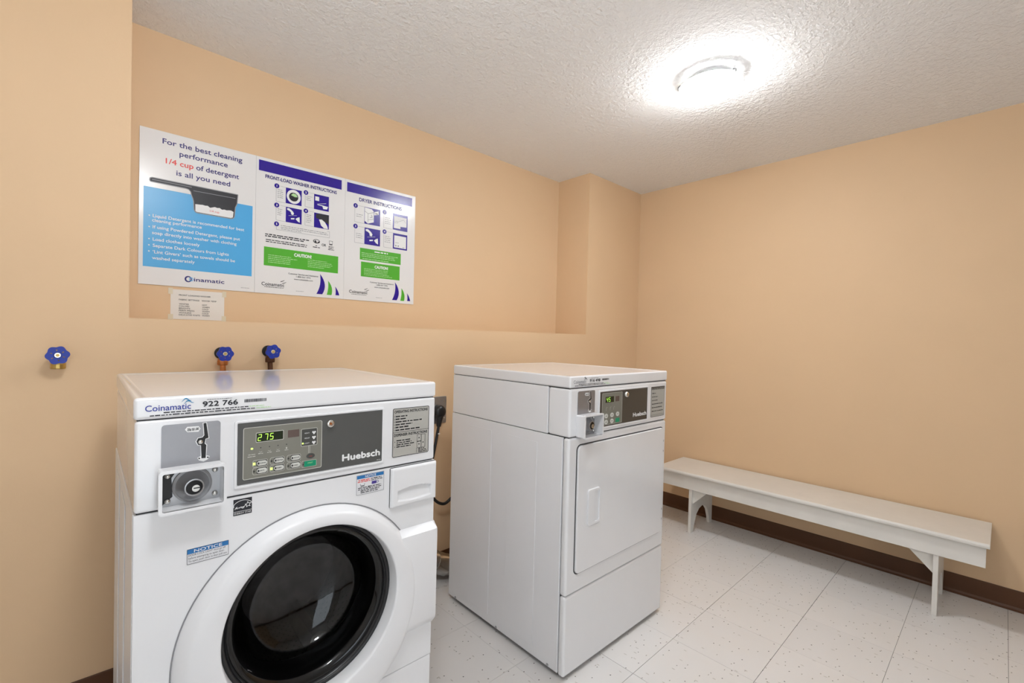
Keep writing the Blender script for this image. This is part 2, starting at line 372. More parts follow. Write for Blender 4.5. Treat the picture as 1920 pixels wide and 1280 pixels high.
# ------------------------------------------------------------------ appliances
WID = 0.6865
def seven_seg(mb, ch, x, z, y, w, h, t):
    segs = {'0':'abcdef','1':'bc','2':'abged','3':'abgcd','4':'fgbc','5':'afgcd','6':'afgedc','7':'abc','8':'abcdefg','9':'abfgcd'}[ch]
    sh = 0.12
    P = lambda a, b: (x + a*w + sh*b*h, z + b*h)
    L = dict(a=((0,1),(1,1)), d=((0,0),(1,0)), g=((0,.5),(1,.5)), f=((0,.5),(0,1)), b=((1,.5),(1,1)), e=((0,0),(0,.5)), c=((1,0),(1,.5)))
    for s_ in segs: stroke(mb, [P(*L[s_][0]), P(*L[s_][1])], t, y)
def coin_mech(con):
    """steel coin plate, slot drawing and the projecting coin box, all parts of the console"""
    pl = MB().prism(rr_pts(0.0437, 0.1440, 0.948, 1.0342, 0.006, 4, (0,0,1,1)), -0.0018, 0.002).build('coin_plate', 'steel_plate', con)
    slot = [(0.1131,1.0317),(0.1181,1.032),(0.1225,1.0011),(0.1171,0.9996),(0.1155,0.9899),(0.1187,0.9869),(0.1178,0.9603),(0.1104,0.9606),(0.1094,0.9873),(0.1044,0.9888),(0.1013,0.9959),(0.1043,1.0021),(0.112,1.0031),(0.1150,1.0073)]
    cx, cz = 0.1115, 0.995
    big = []
    n = len(slot)
    for k in range(n):
        p0, p1, p2 = Vector(slot[k-1]), Vector(slot[k]), Vector(slot[(k+1) % n])
        n1 = Vector(((p1-p0).y, -(p1-p0).x)).normalized(); n2 = Vector(((p2-p1).y, -(p2-p1).x)).normalized()
        q = p1 - (n1+n2).normalized()*0.0016; big.append((q.x, q.y))
    w_ = MB().flat(big, -0.0021); w_.flat([(0.0815,1.022),(0.0855,1.0275),(0.105,1.0268),(0.1083,1.0214),(0.1048,1.0155),(0.0858,1.0165)], -0.0021)
    w_.flat([(0.103,0.9625),(0.109,0.9655),(0.119,0.9655),(0.125,0.963),(0.122,0.957),(0.114,0.9535),(0.106,0.957)], -0.00205)
    w_.build('slot_outline', 'print_white', pl)
    b_ = MB().flat(slot, -0.0025); text(b_, '25¢ $1.00', 0.0952, 1.0192, -0.0025, 0.0195, 0.0048, 0.02, 'C')
    b_.flat([(0.1045,0.9615),(0.1065,0.963),(0.1085,0.9605),(0.1065,0.959)], -0.0025); b_.flat([(0.1195,0.9615),(0.122,0.963),(0.1235,0.9605),(0.1215,0.959)], -0.0025)
    b_.build('coin_slot', 'black', pl)
    MB().loops([(0.1079,0.9947,0.0042,-0.002),(0.1079,0.9947,0.004,-0.006),(0.1079,0.9947,0.0022,-0.0072)], 16, False, True).build('pivot_rivet', 'chrome', pl, smooth=True)
    # coin box
    y0 = -0.037
    mb = MB(); o = rr_pts(0.0385, 0.1475, 0.8710, 0.9510, 0.006); i = rr_pts(0.0420, 0.1440, 0.8745, 0.9475, 0.0035)
    frame_mb(mb, o, i, y0, 0.0)
    lo = rr_pts(0.0360, 0.1495, 0.8690, 0.9535, 0.007)
    frame_mb(mb, lo, i, y0-0.003, y0+0.0035)
    bx = mb.build('coin_box', 'enamel', con)
    MB().rect(0.0415, 0.1445, 0.874, 0.948, -0.0025).build('back_plate', 'steel', bx)
    MB().prism([(0.0425,0.876),(0.062,0.893),(0.06,0.93),(0.07,0.9455),(0.0425,0.9455)], -0.0045, -0.003).build('dark_plate', 'black', bx)
    MB().loops([(0.095,0.911,0.0345,-0.003),(0.095,0.911,0.034,-0.008),(0.095,0.911,0.0305,-0.0095),(0.095,0.911,0.029,-0.0085),(0.095,0.911,0.022,-0.015),(0.095,0.911,0.0172,-0.026),(0.095,0.911,0.0168,-0.0285),(0.095,0.911,0.0145,-0.0290),(0.095,0.911,0.0135,-0.0265)], 40).build('lock_dish', 'steel', bx, smooth=True, angle=50)
    MB().loops([(0.095,0.911,0.0137,-0.0266),(0.095,0.911,0.0134,-0.0272)], 28, True, True).build('lock_face', 'black_gloss', bx)
    MB().loops([(0.0975,0.909,0.0072,-0.027),(0.0975,0.909,0.0068,-0.0292)], 20, True, True).build('key_plug', 'chrome', bx)
    MB().box(0.0935,0.1045,-0.0297,-0.029,0.9085,0.9105).build('key_slot', 'black', bx)
    for (px, pz) in ((0.0535,0.9345),(0.1345,0.9345),(0.0535,0.8855),(0.1345,0.8855)):
        MB().loops([(px,pz,0.0056,-0.003),(px,pz,0.0054,-0.006),(px,pz,0.0036,-0.0085),(px,pz,0.0008,-0.0093)], 16, False, True).build('bolt', 'chrome', bx, smooth=True)
def top_lettering(root, num, y, dark=False):
    mb = MB(); text(mb, 'Coinamatic', 0.0178, 1.0632, y, 0.0735, 0.0112, 0.012)
    lg = mb.build('brand_lettering', 'print_grey' if dark else 'print_blue_logo', root)
    def wave(ox, oz, w):
        up_ = []; dn = []
        for k in range(9):
            t = k/8; zz = oz + 0.0026*math.sin(t*2*math.pi - 0.9) + 0.0030*t; th = 0.0022*math.sin(math.pi*min(1, t*0.95+0.05)) + 0.0003
            up_.append((ox + t*w, zz+th)); dn.append((ox + t*w, zz))
        return dn + up_[::-1]
    mb = MB(); mb.flat(wave(0.0755, 1.0790, 0.017), y); mb.flat(wave(0.0790, 1.0745, 0.018), y); mb.build('wave_mark', 'print_black' if dark else 'print_teal_wave', lg)
    mb = MB(); text(mb, num, 0.1118, 1.0655, y, 0.0640, 0.0100, 0.03)
    rng = random.Random(3)
    xx = 0.1885
    while xx < 0.2315:
        ww = rng.choice((0.0006, 0.0011, 0.0016)); mb.rect(xx, min(xx+ww, 0.2325), 1.0682, 1.0748, y); xx += ww + rng.choice((0.0005, 0.0009))
    bars(mb, 0.0465, 1.0580, y, 0.150, 0.0022, rng); bars(mb, 0.0250, 1.0535, y, 0.185, 0.0022, rng); bars(mb, 0.1190, 1.0790, y, 0.046, 0.0010, rng)
    mb.build('number_lettering', 'print_black', root)
    mb = MB(); bars(mb, 0.198, 1.0585, y, 0.03, 0.0018, rng); bars(mb, 0.212, 1.0540, y, 0.03, 0.0018, rng); mb.build('green_print', 'print_pale_green', root)
def top_parts(root, depth, num):
    bm = bmesh.new(); me = bpy.data.meshes.new('lid')
    v = [bm.verts.new(p) for p in MB().box(0, WID, 0, depth, 1.0470, 1.0895).v]
    for f in [(0,3,2,1),(4,5,6,7),(0,1,5,4),(1,2,6,5),(2,3,7,6),(3,0,4,7)]: bm.faces.new([v[i] for i in f])
    bmesh.ops.recalc_face_normals(bm, faces=bm.faces)
    bmesh.ops.bevel(bm, geom=list(bm.edges), offset=0.007, offset_type='OFFSET', segments=4, profile=0.5, affect='EDGES')
    topf = max(bm.faces, key=lambda f: (round(f.normal.z, 3), f.calc_area()))
    bmesh.ops.inset_region(bm, faces=[topf], thickness=0.012); 
    r = bmesh.ops.inset_region(bm, faces=[topf], thickness=0.010)
    bmesh.ops.translate(bm, verts=topf.verts, vec=(0, 0, -0.0022))
    bm.to_mesh(me); bm.free(); me.materials.append(MATS['enamel']); me.polygons.foreach_set('use_smooth', [True]*len(me.polygons))
    o = bpy.data.objects.new('lid', me); COL.objects.link(o); o.parent = root; o.modifiers.new('wn', 'WEIGHTED_NORMAL')
    top_lettering(root, num, -0.0006, num.startswith('916'))
    return o
def panel_bezel(con, x0, x1, z0, z1, w=0.005, y=-0.0035):
    mb = MB(); n = 4
    frame_mb(mb, rr_pts(x0, x1, z0, z1, 0.004, n), rr_pts(x0+w, x1-w, z0+w, z1-w, 0.002, n), y, 0.001)
    return mb.build('panel_bezel', 'enamel', con, bevel=0.001, seg=2)

# ---- washing machine
W = empty('washing_machine', (0.0709, 1.0792, 0), -0.0038)
tag(W, 'white coin-operated front-load washing machine with a round dark glass door', 'washing machine')
WD = 0.635
top_parts(W, WD, '922 766')
MB().box(0.006, WID-0.006, 0.006, WD-0.01, 1.043, 1.050).build('lid_gap', 'gap_dark', W)
con = rbox('console', (0.002, WID-0.002, 0.0, WD, 0.8690, 1.0452), 'enamel', W, 0.006, 3)
coin_mech(con)
panel_bezel(con, 0.1705, 0.5215, 0.8845, 1.0295)
pn = MB().prism(rr_pts(0.1765, 0.5185, 0.8912, 1.0230, 0.0015, 2), -0.0015, 0.001).build('control_panel', 'panel_grey', con)
mb = MB().prism(rr_pts(0.1868, 0.3574, 0.9005, 1.0130, 0.004, 4), -0.0019, -0.001); me_ = mb.build('membrane', 'membrane', pn)
Y1 = -0.0022; Y2 = -0.0026; Y3 = -0.0030
mb = MB(); n = 4
frame_mb(mb, rr_pts(0.1868, 0.3574, 0.9005, 1.0130, 0.004, n), rr_pts(0.1880, 0.3562, 0.9017, 1.0118, 0.003, n), Y1, Y1+0.0003)
frame_mb(mb, rr_pts(0.2118, 0.2698, 0.9785, 1.0000, 0.002, n), rr_pts(0.2130, 0.2686, 0.9797, 0.9988, 0.001, n), Y1, Y1+0.0003)
frame_mb(mb, rr_pts(0.3085, 0.3463, 0.9562, 0.9972, 0.003, n), rr_pts(0.3095, 0.3453, 0.9572, 0.9962, 0.002, n), Y1, Y1+0.0003)
mb.rect(0.3255, 0.3264, 0.939, 0.9562, Y1); mb.rect(0.3285, 0.3294, 0.939, 0.9562, Y1)
BT = [(0.2235,0.9325),(0.2590,0.9332),(0.2950,0.9332),(0.2235,0.9160),(0.2590,0.9160),(0.2950,0.9160)]
for bx_, bz_ in BT:
    frame_mb(mb, rr_pts(bx_-0.0175, bx_+0.0135, bz_-0.0078, bz_+0.0078, 0.004, n), rr_pts(bx_-0.0167, bx_+0.0127, bz_-0.0070, bz_+0.0070, 0.0034, n), Y1, Y1+0.0003)
frame_mb(mb, rr_pts(0.3110, 0.3450, 0.9065, 0.9220, 0.002, n), rr_pts(0.3118, 0.3442, 0.9073, 0.9212, 0.0015, n), Y1, Y1+0.0003)
for lx, wl in ((0.2042,0.014),(0.222,0.010),(0.240,0.009),(0.258,0.008),(0.2763,0.008)):
    bars(mb, lx-wl/2, 0.9530, Y1, wl, 0.0016)
bars(mb, 0.1960, 0.9485, Y1, 0.017, 0.0016)
for lx in (0.222, 0.240, 0.258): stroke(mb, [(lx-0.003,0.9585),(lx,0.9562),(lx+0.003,0.9585)], 0.0006, Y1)
mb.flat(disc_pts(0.2763, 0.9582, 0.0016, 0.0026, 8), Y1)
mb.build('panel_lines', 'membrane_line', me_)
mb = MB(); mb.flat(rr_pts(0.3095, 0.3453, 0.9572, 0.9962, 0.002, 3), Y1)
for bx_, bz_ in BT: mb.flat(rr_pts(bx_-0.0095, bx_+0.0127, bz_-0.0070, bz_+0.0070, 0.0034, 3), Y1)
mb.flat(disc_pts(0.3310, 0.9318, 0.0100, 0.0062, 20), Y1)
mb.build('dark_print', 'membrane_dark', me_)
mb = MB().flat(rr_pts(0.2790, 0.3040, 0.9810, 0.9978, 0.0008, 2), Y1).build('sensor_window', 'sensor', me_)
dsp = MB().prism(rr_pts(0.2130, 0.2686, 0.9797, 0.9988, 0.001, 2), Y1, Y1+0.0004).build('display', 'display_black', me_)
mb = MB()
for ch, x in (('2',0.2158),('7',0.2290),('5',0.2405)): seven_seg(mb, ch, x, 0.9825, Y2, 0.0060, 0.0130, 0.0011)
mb.build('digits', 'digit_green', dsp)
for x in (0.222, 0.240, 0.258, 0.2763): MB().flat(disc_pts(x, 0.9664, 0.0014, None, 10), Y1).build('indicator', 'led_off', me_)
for k in (1, 2, 3, 5): MB().rect(BT[k][0]-0.0165, BT[k][0]-0.0125, BT[k][1]-0.0022, BT[k][1]+0.0022, Y1).build('indicator', 'led_off', me_)
MB().rect(0.3125, 0.3152, 0.9115, 0.9160, Y1).build('indicator', 'led_off', me_)
MB().flat(disc_pts(0.2042, 0.9664, 0.0026, 0.0020, 12), Y1).build('lit_indicator', 'led_on', me_); MB().flat(disc_pts(0.3125, 0.9632, 0.0021, None, 12), Y2).build('lit_indicator', 'led_on', me_)
for k in (0, 4): MB().rect(BT[k][0]-0.0168, BT[k][0]-0.0118, BT[k][1]-0.0028, BT[k][1]+0.0028, Y1).build('lit_indicator', 'led_on', me_)
for k, (bx_, bz_) in enumerate(BT):
    bt = MB().prism(rr_pts(bx_-0.0088, bx_+0.0120, bz_-0.0052, bz_+0.0052, 0.0050, 5), -0.0031, -0.0021).build('button', 'button_white', me_)
    m2 = MB(); word = ('NORMAL', 'PERM PRESS', 'DELICATE', 'HOT', 'WARM', 'COLD')[k]
    text(m2, word, bx_-0.0030, bz_-0.0012, -0.0034, 0.0128 if len(word) > 4 else 0.0095, 0.0026, 0.02)
    m2.flat(disc_pts(bx_-0.0058, bz_, 0.0019, 0.0026, 8), -0.0034); m2.build('button_print', 'print_black', bt)
bt = MB().prism(rr_pts(0.3165, 0.3440, 0.9078, 0.9208, 0.0012, 3), -0.0031, -0.0021).build('start_button', 'button_green', me_)
m2 = MB(); text(m2, 'START', 0.3302, 0.9145, -0.0034, 0.012, 0.0030, 0.0, 'C'); m2.build('button_print', 'print_pale_green', bt)
m2 = MB(); text(m2, 'STOP', 0.3310, 0.9300, Y2, 0.0075, 0.0020, 0.0, 'C'); m2.build('stop_print', 'print_red', me_)
m2 = MB()
for k, wname in enumerate(('HEAVY', 'MEDIUM', 'LIGHT')):
    zz = 0.9865 - 0.0118*k; text(m2, wname, 0.3162, zz-0.0014, Y2, 0.0115, 0.0028)
    for q in ((-0.0022,0.0010),(0.0022,0.0010),(0,-0.0020)): m2.flat(disc_pts(0.3380+q[0], zz+q[1], 0.0022, 0.0024, 8), Y2-0.0001*(q[0] > 0))
m2.build('soil_print', 'print_white', me_)
lk = MB().loops([(0.3762,1.0035,0.0092,-0.0012),(0.3762,1.0035,0.0088,-0.0080),(0.3762,1.0035,0.0078,-0.0092),(0.3762,1.0035,0.0052,-0.0094),(0.3762,1.0035,0.0048,-0.0078)], 28, False, True).build('panel_lock', 'chrome', pn, smooth=True, angle=50)
MB().loops([(0.3762,1.0035,0.0034,-0.0078),(0.3762,1.0035,0.0030,-0.0096)], 16, False, True).build('lock_core', 'copper', lk)
m2 = MB(); text(m2, 'Huebsch', 0.4092, 0.9068, -0.0022, 0.1010, 0.0150, 0.045); bars(m2, 0.502, 0.8945, -0.0022, 0.012, 0.001); m2.build('maker_lettering', 'print_white', pn)
# instruction label
def label_plate(con, long):
    lb = MB().prism(rr_pts(0.5480, 0.6630, 0.8925, 1.0235, 0.004, 3), -0.0008, 0.001).build('instruction_label', 'label_grey', con)
    m2 = MB(); y = -0.0012
    frame_mb(m2, rr_pts(0.5480, 0.6630, 0.8925, 1.0235, 0.004, 3), rr_pts(0.5494, 0.6616, 0.8939, 1.0221, 0.003, 3), y, y+0.0003)
    text(m2, 'OPERATING INSTRUCTIONS', 0.5525, 1.0110, y, 0.105, 0.0068, 0.025)
    if long:
        L = ['1. Load Laundry', '2. Close door', '3. Set Selector', '4. Insert Coins', '5. Press Start', '6. Door Unlocks']
        for k, wl in enumerate((0.036, 0.031, 0.083, 0.052, 0.040, 0.076)):
            z = 1.0005 - 0.0074*k; m2.rect(0.5522, 0.5534, z, z+0.0030, y); bars(m2, 0.5560, z, y, wl, 0.0036)
        m2.rect(0.5494, 0.6616, 0.9585, 0.9594, y)
        text(m2, 'DISPENSER INSTRUCTIONS', 0.5525, 0.9480, y, 0.105, 0.0068, 0.025)
        for k, wl in enumerate((0.043, 0.047, 0.055, 0.044)): bars(m2, 0.5600, 0.9350-0.0056*k, y, wl, 0.0030)
        m2.rect(0.5545, 0.5557, 0.932, 0.935, y); m2.rect(0.5545, 0.5557, 0.9185, 0.9215, y)
        frame_mb(m2, [(0.6245,0.9085),(0.6515,0.9085),(0.6515,0.9455),(0.6245,0.9455)], [(0.6253,0.9093),(0.6507,0.9093),(0.6507,0.9447),(0.6253,0.9447)], y, y+0.0003)
        m2.rect(0.6375, 0.6390, 0.9085, 0.9455, y); m2.rect(0.6252, 0.6375, 0.9255, 0.9275, y)
        for q in ((0.6312,0.9190),(0.6312,0.9365),(0.6445,0.9225)): m2.flat(disc_pts(q[0], q[1], 0.0016, 0.0022, 8), y)
        for k in range(3): bars(m2, 0.6290, 0.9050-0.0042*k, y, (0.020, 0.025, 0.028)[k], 0.0026); m2.rect(0.6225, 0.6242, 0.9050-0.0042*k, 0.9074-0.0042*k, y)
    else:
        m2.rect(0.5494, 0.6616, 1.0192, 1.0216, y)
        for k, wl in enumerate((0.030, 0.048, 0.046, 0.09, 0.085, 0.095)):
            z = 0.9935 - 0.0155*k; bars(m2, 0.5560, z, y, wl, 0.0036)
        m2.rect(0.5494, 0.6616, 0.9010, 0.9016, y)
    m2.build('label_print', 'print_black', lb)
label_plate(con, True)
# cabinet: shell of panels so that the drum can be seen through the glass
MB().box(0.006, WID-0.006, 0.006, WD-0.01, 0.8640, 0.8720).build('console_gap', 'gap_dark', W)
fp = MB(); DCX, DCZ = 0.3480, 0.540; NS = 64
circ = [(DCX + 0.245*math.cos(2*math.pi*k/NS), DCZ + 0.245*math.sin(2*math.pi*k/NS)) for k in range(NS)]
X0, X1, Z0, Z1 = 0.002, WID-0.001, 0.3065, 0.8665
outr = []
for k in range(NS):
    a = 2*math.pi*k/NS; dx, dz = math.cos(a), math.sin(a); ts = []
    if dx > 1e-9: ts.append((X1-DCX)/dx)
    if dx < -1e-9: ts.append((X0-DCX)/dx)
    if dz > 1e-9: ts.append((Z1-DCZ)/dz)
    if dz < -1e-9: ts.append((Z0-DCZ)/dz)
    t_ = min(ts); outr.append((DCX+dx*t_, DCZ+dz*t_))
# snap the four rays nearest the corners onto the corners
for (qx, qz) in ((X0,Z0),(X1,Z0),(X1,Z1),(X0,Z1)):
    k = min(range(NS), key=lambda i: (outr[i][0]-qx)**2 + (outr[i][1]-qz)**2); outr[k] = (qx, qz)
frame_mb(fp, outr, [(DCX+(x-DCX)*(0.29/0.245) if False else x, z) for x, z in circ], 0.0, 0.012)
fpo = fp.build('front_panel', 'enamel', W)
rbox('lower_panel', (0.002, WID-0.001, 0.0, 0.012, 0.03, 0.3045), 'enamel', W, 0.003, 2)
def washer_side(x0, x1, name='side_panel'):
    mb = MB().box(x0, x1, 0.0125, WD+0.03, 0.03, 0.8665); o = mb.build(name, 'enamel_side', W, bevel=0.002)
    xo = x0 if x0 < 0.3 else x1; s_ = -1 if x0 < 0.3 else 1
    MB().box(min(xo, xo+s_*0.0022), max(xo, xo+s_*0.0022), 0.20, 0.325, 0.06, 0.83).build('side_rib', 'enamel_side', o, bevel=0.001)
    MB().box(min(xo, xo+s_*0.0022), max(xo, xo+s_*0.0022), 0.42, 0.55, 0.06, 0.83).build('side_rib', 'enamel_side', o, bevel=0.001)
washer_side(0.0005, 0.012); washer_side(WID-0.012, WID-0.0005)
MB().box(0.013, WID-0.013, WD+0.018, WD+0.03, 0.03, 0.8665).build('rear_panel', 'enamel_side', W)
MB().box(0.013, WID-0.013, 0.013, WD+0.015, 0.03, 0.045).build('base_pan', 'enamel_side', W)
for fx in (0.05, WID-0.05):
    for fy in (0.05, WD-0.03): MB().lathe_z([(0.022, 0.0), (0.022, 0.012), (0.012, 0.014), (0.012, 0.032)], fx, fy, 16).build('foot', 'rubber', W)
# detergent drawer with a lens-shaped pull
def drawer():
    x0, x1, z0, z1 = 0.5435, 0.6870, 0.7590, 0.8640; yf = -0.0108; nx, nz = 72, 54
    vs = []; fs = []
    for j in range(nz+1):
        for i in range(nx+1):
            u, v = i/nx, j/nz; x = x0+(x1-x0)*u; z = z0+(z1-z0)*v
            e = min(u*(x1-x0), (1-u)*(x1-x0), v*(z1-z0), (1-v)*(z1-z0)); y = yf
            if e < 0.006: y = yf + (0.006-e)**2*90 + (0.004 if e < 1e-6 else 0)
            a = (x-0.562)/(0.670-0.562)
            if 0 < a < 1:
                lo = 0.7745 - 0.004*math.sin(math.pi*a); hi = 0.8020 + 0.0075*math.sin(math.pi*a)
                d = min(z-lo, hi-z, (x-0.562), (0.670-x))
                if d > 0:
                    dep = min(1.0, d/0.0028); y = yf + 0.0104*dep*dep*(3-2*dep)*(0.25 + 0.75*min(1, max(0, (z-lo)/(hi-lo))))
            vs.append((x, y, z))
    for j in range(nz):
        for i in range(nx): a = j*(nx+1)+i; fs.append((a, a+1, a+nx+2, a+nx+1))
    b0 = len(vs); ring = [i for i in range(nx+1)] + [(j+1)*(nx+1)-1 for j in range(1, nz+1)] + [nz*(nx+1)+i for i in range(nx-1, -1, -1)] + [j*(nx+1) for j in range(nz-1, 0, -1)]
    for i in ring: vs.append((vs[i][0], 0.002, vs[i][2]))
    for k in range(len(ring)): q = (k+1) % len(ring); fs.append((ring[k], ring[q], b0+q, b0+k))
    return MB().add(vs, fs).build('detergent_drawer', 'plastic_white', W, smooth=True, angle=50)
drawer()
frame_mb(MB(), rr_pts(0.5420, 0.6878, 0.7575, 0.8656, 0.004, 3), rr_pts(0.5455, 0.6850, 0.7610, 0.8620, 0.003, 3), -0.0008, 0.001).build('drawer_gap', 'gap_dark', W)
# stickers on the front
def sticker(name, x0, x1, z0, z1): return MB().prism(rr_pts(x0, x1, z0, z1, 0.0012, 2), -0.0007, 0.0004).build(name, 'sticker_white', W)
s_ = sticker('notice_sticker', 0.0878, 0.1623, 0.7482, 0.7790)
mb = MB(); y = -0.0010; frame_mb(mb, rr_pts(0.0878,0.1623,0.7482,0.7790,0.001,2), rr_pts(0.0885,0.1616,0.7489,0.7783,0.0008,2), y, y+0.0002)
text(mb, 'DOOR LOCK LIGHT must go off', 0.0905, 0.7643, y, 0.066, 0.0036); text(mb, 'before attempting to open door.', 0.0905, 0.7583, y, 0.064, 0.0036)
text(mb, 'To open, push door in then pull out.', 0.0905, 0.7523, y, 0.069, 0.0036); mb.build('sticker_print', 'print_black', s_)
mb = MB().rect(0.0885, 0.1616, 0.7690, 0.7783, y); mb.build('sticker_band', 'sticker_blue', s_)
mb = MB(); text(mb, 'NOTICE', 0.1250, 0.7708, -0.0013, 0.050, 0.0058, 0.015, 'C'); mb.build('sticker_heading', 'print_white', s_)
s_ = sticker('notice_sticker', 0.4480, 0.5250, 0.8120, 0.8625)
mb = MB().rect(0.4492, 0.5238, 0.8528, 0.8613, y); mb.build('sticker_band', 'sticker_blue', s_)
mb = MB(); text(mb, 'NOTICE', 0.4865, 0.8546, -0.0013, 0.030, 0.0052, 0.02, 'C'); mb.build('sticker_heading', 'print_white', s_)
mb = MB(); frame_mb(mb, rr_pts(0.4480,0.5250,0.8120,0.8625,0.0012,2), rr_pts(0.4485,0.5245,0.8125,0.8620,0.001,2), y, y+0.0002)
bars(mb, 0.488, 0.8478, y, 0.030, 0.0024); bars(mb, 0.488, 0.8438, y, 0.032, 0.0022)
for k, wl in enumerate((0.064, 0.066, 0.052, 0.048)): bars(mb, 0.4525 + (0.0 if k < 2 else 0.007), 0.8285-0.0042*k, y, wl, 0.0024)
stroke(mb, [(0.4585,0.8400),(0.4600,0.8335),(0.4690,0.8335),(0.4705,0.8400)], 0.0010, y); mb.rect(0.4600,0.4692,0.8330,0.8350,y); mb.flat(disc_pts(0.482,0.8295,0.0028,0.0020,8), y-0.0001); mb.build('sticker_print', 'print_black', s_)
mb = MB(); bars(mb, 0.4530, 0.8478, y, 0.033, 0.0024); bars(mb, 0.4510, 0.8438, y, 0.035, 0.0022); mb.build('red_print', 'print_red', s_)
mb = MB().rect(0.4900, 0.5030, 0.8340, 0.8415, y); frame_mb(mb, disc_pts(0.506,0.838,0.004,0.0032,12), disc_pts(0.506,0.838,0.0028,0.0020,12), y, y+0.0002); mb.build('jug_print', 'sticker_purple', s_)
es = MB().prism([(0.1703,0.8268),(0.2063,0.8268),(0.2063,0.8612),(0.1703,0.8612)], -0.0007, 0.0004).build('energy_sticker', 'print_black', W)
mb = MB(); arc = [(0.1885 + 0.0215*math.cos(R(a)), 0.8395 + 0.0185*math.sin(R(a))) for a in range(28, 168, 8)]
arc = [(min(max(a, 0.1707), 0.2059), b) for a, b in arc]
stroke(mb, arc, 0.0011, y); mb.rect(0.1708, 0.2058, 0.8345, 0.8353, y)
text(mb, 'ENERGY STAR', 0.1883, 0.8290, y, 0.033, 0.0036, 0.0, 'C')
sc = [(0.173,0.8402),(0.1755,0.8442),(0.1775,0.8452),(0.1768,0.8428),(0.1752,0.8418),(0.178,0.8415),(0.1815,0.8432),(0.1818,0.8415),(0.1838,0.8438),(0.1852,0.8440),(0.1848,0.8418),(0.1868,0.8438),(0.1882,0.8432),(0.187,0.8398),(0.1885,0.8432),(0.1908,0.8440),(0.1895,0.8400),(0.1915,0.8445),(0.1950,0.8468)]
stroke(mb, sc, 0.0010, y)
star = []
for k in range(11):
    a = R(90 + 36*k + 8); r_ = 0.0062 if k % 2 == 0 else 0.0027; star.append((0.1985 + r_*math.cos(a), 0.8468 + r_*math.sin(a)))
stroke(mb, star, 0.0010, y); mb.build('sticker_print', 'print_white', es)
# round door
ring = [(0.3465,0.524,0.2835,0.0015),(0.3465,0.524,0.2815,-0.0030),(0.3465,0.5255,0.2765,-0.0110),(0.3470,0.528,0.2690,-0.0210),(0.3470,0.5305,0.2625,-0.0268),(0.3475,0.533,0.2560,-0.0295),(0.3485,0.547,0.230,-0.0310),(0.3490,0.5605,0.2085,-0.0315),(0.3490,0.562,0.2055,-0.0305),(0.3490,0.5628,0.2035,-0.0270),(0.3490,0.5632,0.2015,0.0),(0.3490,0.5635,0.2005,0.012)]
MB().loops([(0.3465,0.524,0.2862,-0.0006),(0.3465,0.524,0.2832,-0.0006)], 96).build('door_gap', 'crease_shade', W)  # flat grey ring, paints the shaded crease round the door
door = MB().loops(ring, 96).build('door', 'plastic_white', W, smooth=True, angle=60)
hb = MB(); 
prof = [(0.6910,0.0),(0.6845,-0.0120),(0.6765,-0.0225),(0.6700,-0.0240),(0.430,-0.0240),(0.420,-0.0215),(0.405,-0.008),(0.398,0.0)]
nS = len(prof); xs = [0.562, 0.680, 0.6865, 0.6885]
vs = []; 
for xi, x in enumerate(xs):
    sc_ = (1.0, 1.0, 0.85, 0.45)[xi]
    vs += [(x, yy*sc_, zz) for zz, yy in prof]
fs = [(i*nS+k, i*nS+k+1, (i+1)*nS+k+1, (i+1)*nS+k) for i in range(3) for k in range(nS-1)] + [tuple(3*nS+k for k in range(nS))]
hb.add(vs, fs).build('door_handle', 'plastic_white', door, smooth=True, angle=35)
MB().loops([(0.349,0.5635,0.2012,0.0035),(0.349,0.5635,0.1975,0.0015),(0.349,0.5635,0.1935,0.0030),(0.349,0.5635,0.1915,0.0065),(0.349,0.5635,0.1895,0.0045),(0.349,0.5635,0.1865,0.0080),(0.349,0.5635,0.1860,0.03)], 72).build('door_seal', 'rubber', door, smooth=True, angle=60)
gp = [(0.349,0.5635,0.1875,0.012),(0.349,0.5635,0.184,0.010),(0.349,0.5635,0.176,0.013),(0.349,0.5635,0.168,0.024),(0.349,0.5635,0.160,0.048),(0.349,0.5635,0.152,0.075),(0.349,0.5635,0.140,0.094),(0.349,0.5635,0.118,0.110),(0.349,0.5635,0.085,0.122),(0.349,0.5635,0.045,0.129)]
back = [(a, b, max(0.01, r_-0.006), y_+0.006) for a, b, r_, y_ in gp][::-1]
MB().loops(gp + [(0.349,0.5635,0.004,0.131)] , 72, False, True).build('door_glass', 'glass_dark', door, smooth=True, angle=80)
MB().loops([(0.349,0.5635,0.1965,0.013),(0.349,0.5635,0.215,0.05),(0.349,0.5635,0.200,0.085),(0.349,0.5635,0.205,0.125),(0.349,0.5635,0.235,0.13)], 64).build('drum_bellows', 'rubber', W, smooth=True, angle=60)
drum = MB().loops([(0.349,0.5635,0.205,0.128),(0.349,0.5635,0.240,0.14),(0.349,0.5635,0.240,0.48),(0.349,0.5635,0.16,0.50),(0.349,0.5635,0.02,0.505)], 64, False, True).build('drum', 'drum_steel', W, smooth=True, angle=40)
for k in range(3):
    a = R(50 + 120*k); c, s2 = math.cos(a), math.sin(a); p = Vector((0.349+0.24*c, 0, 0.5635+0.24*s2)); tx = Vector((-s2, 0, c)); q = Vector((0.349+0.185*c, 0, 0.5635+0.185*s2))
    vs = []
    for yy in (0.16, 0.46): vs += [(p+tx*0.05)+Vector((0,yy,0)), (q+tx*0.012)+Vector((0,yy,0)), (q-tx*0.012)+Vector((0,yy,0)), (p-tx*0.05)+Vector((0,yy,0))]
    MB().add(vs, [(0,1,5,4),(1,2,6,5),(2,3,7,6),(0,1,2,3),(4,5,6,7)]).build('drum_paddle', 'drum_steel', drum)
hm = MB()
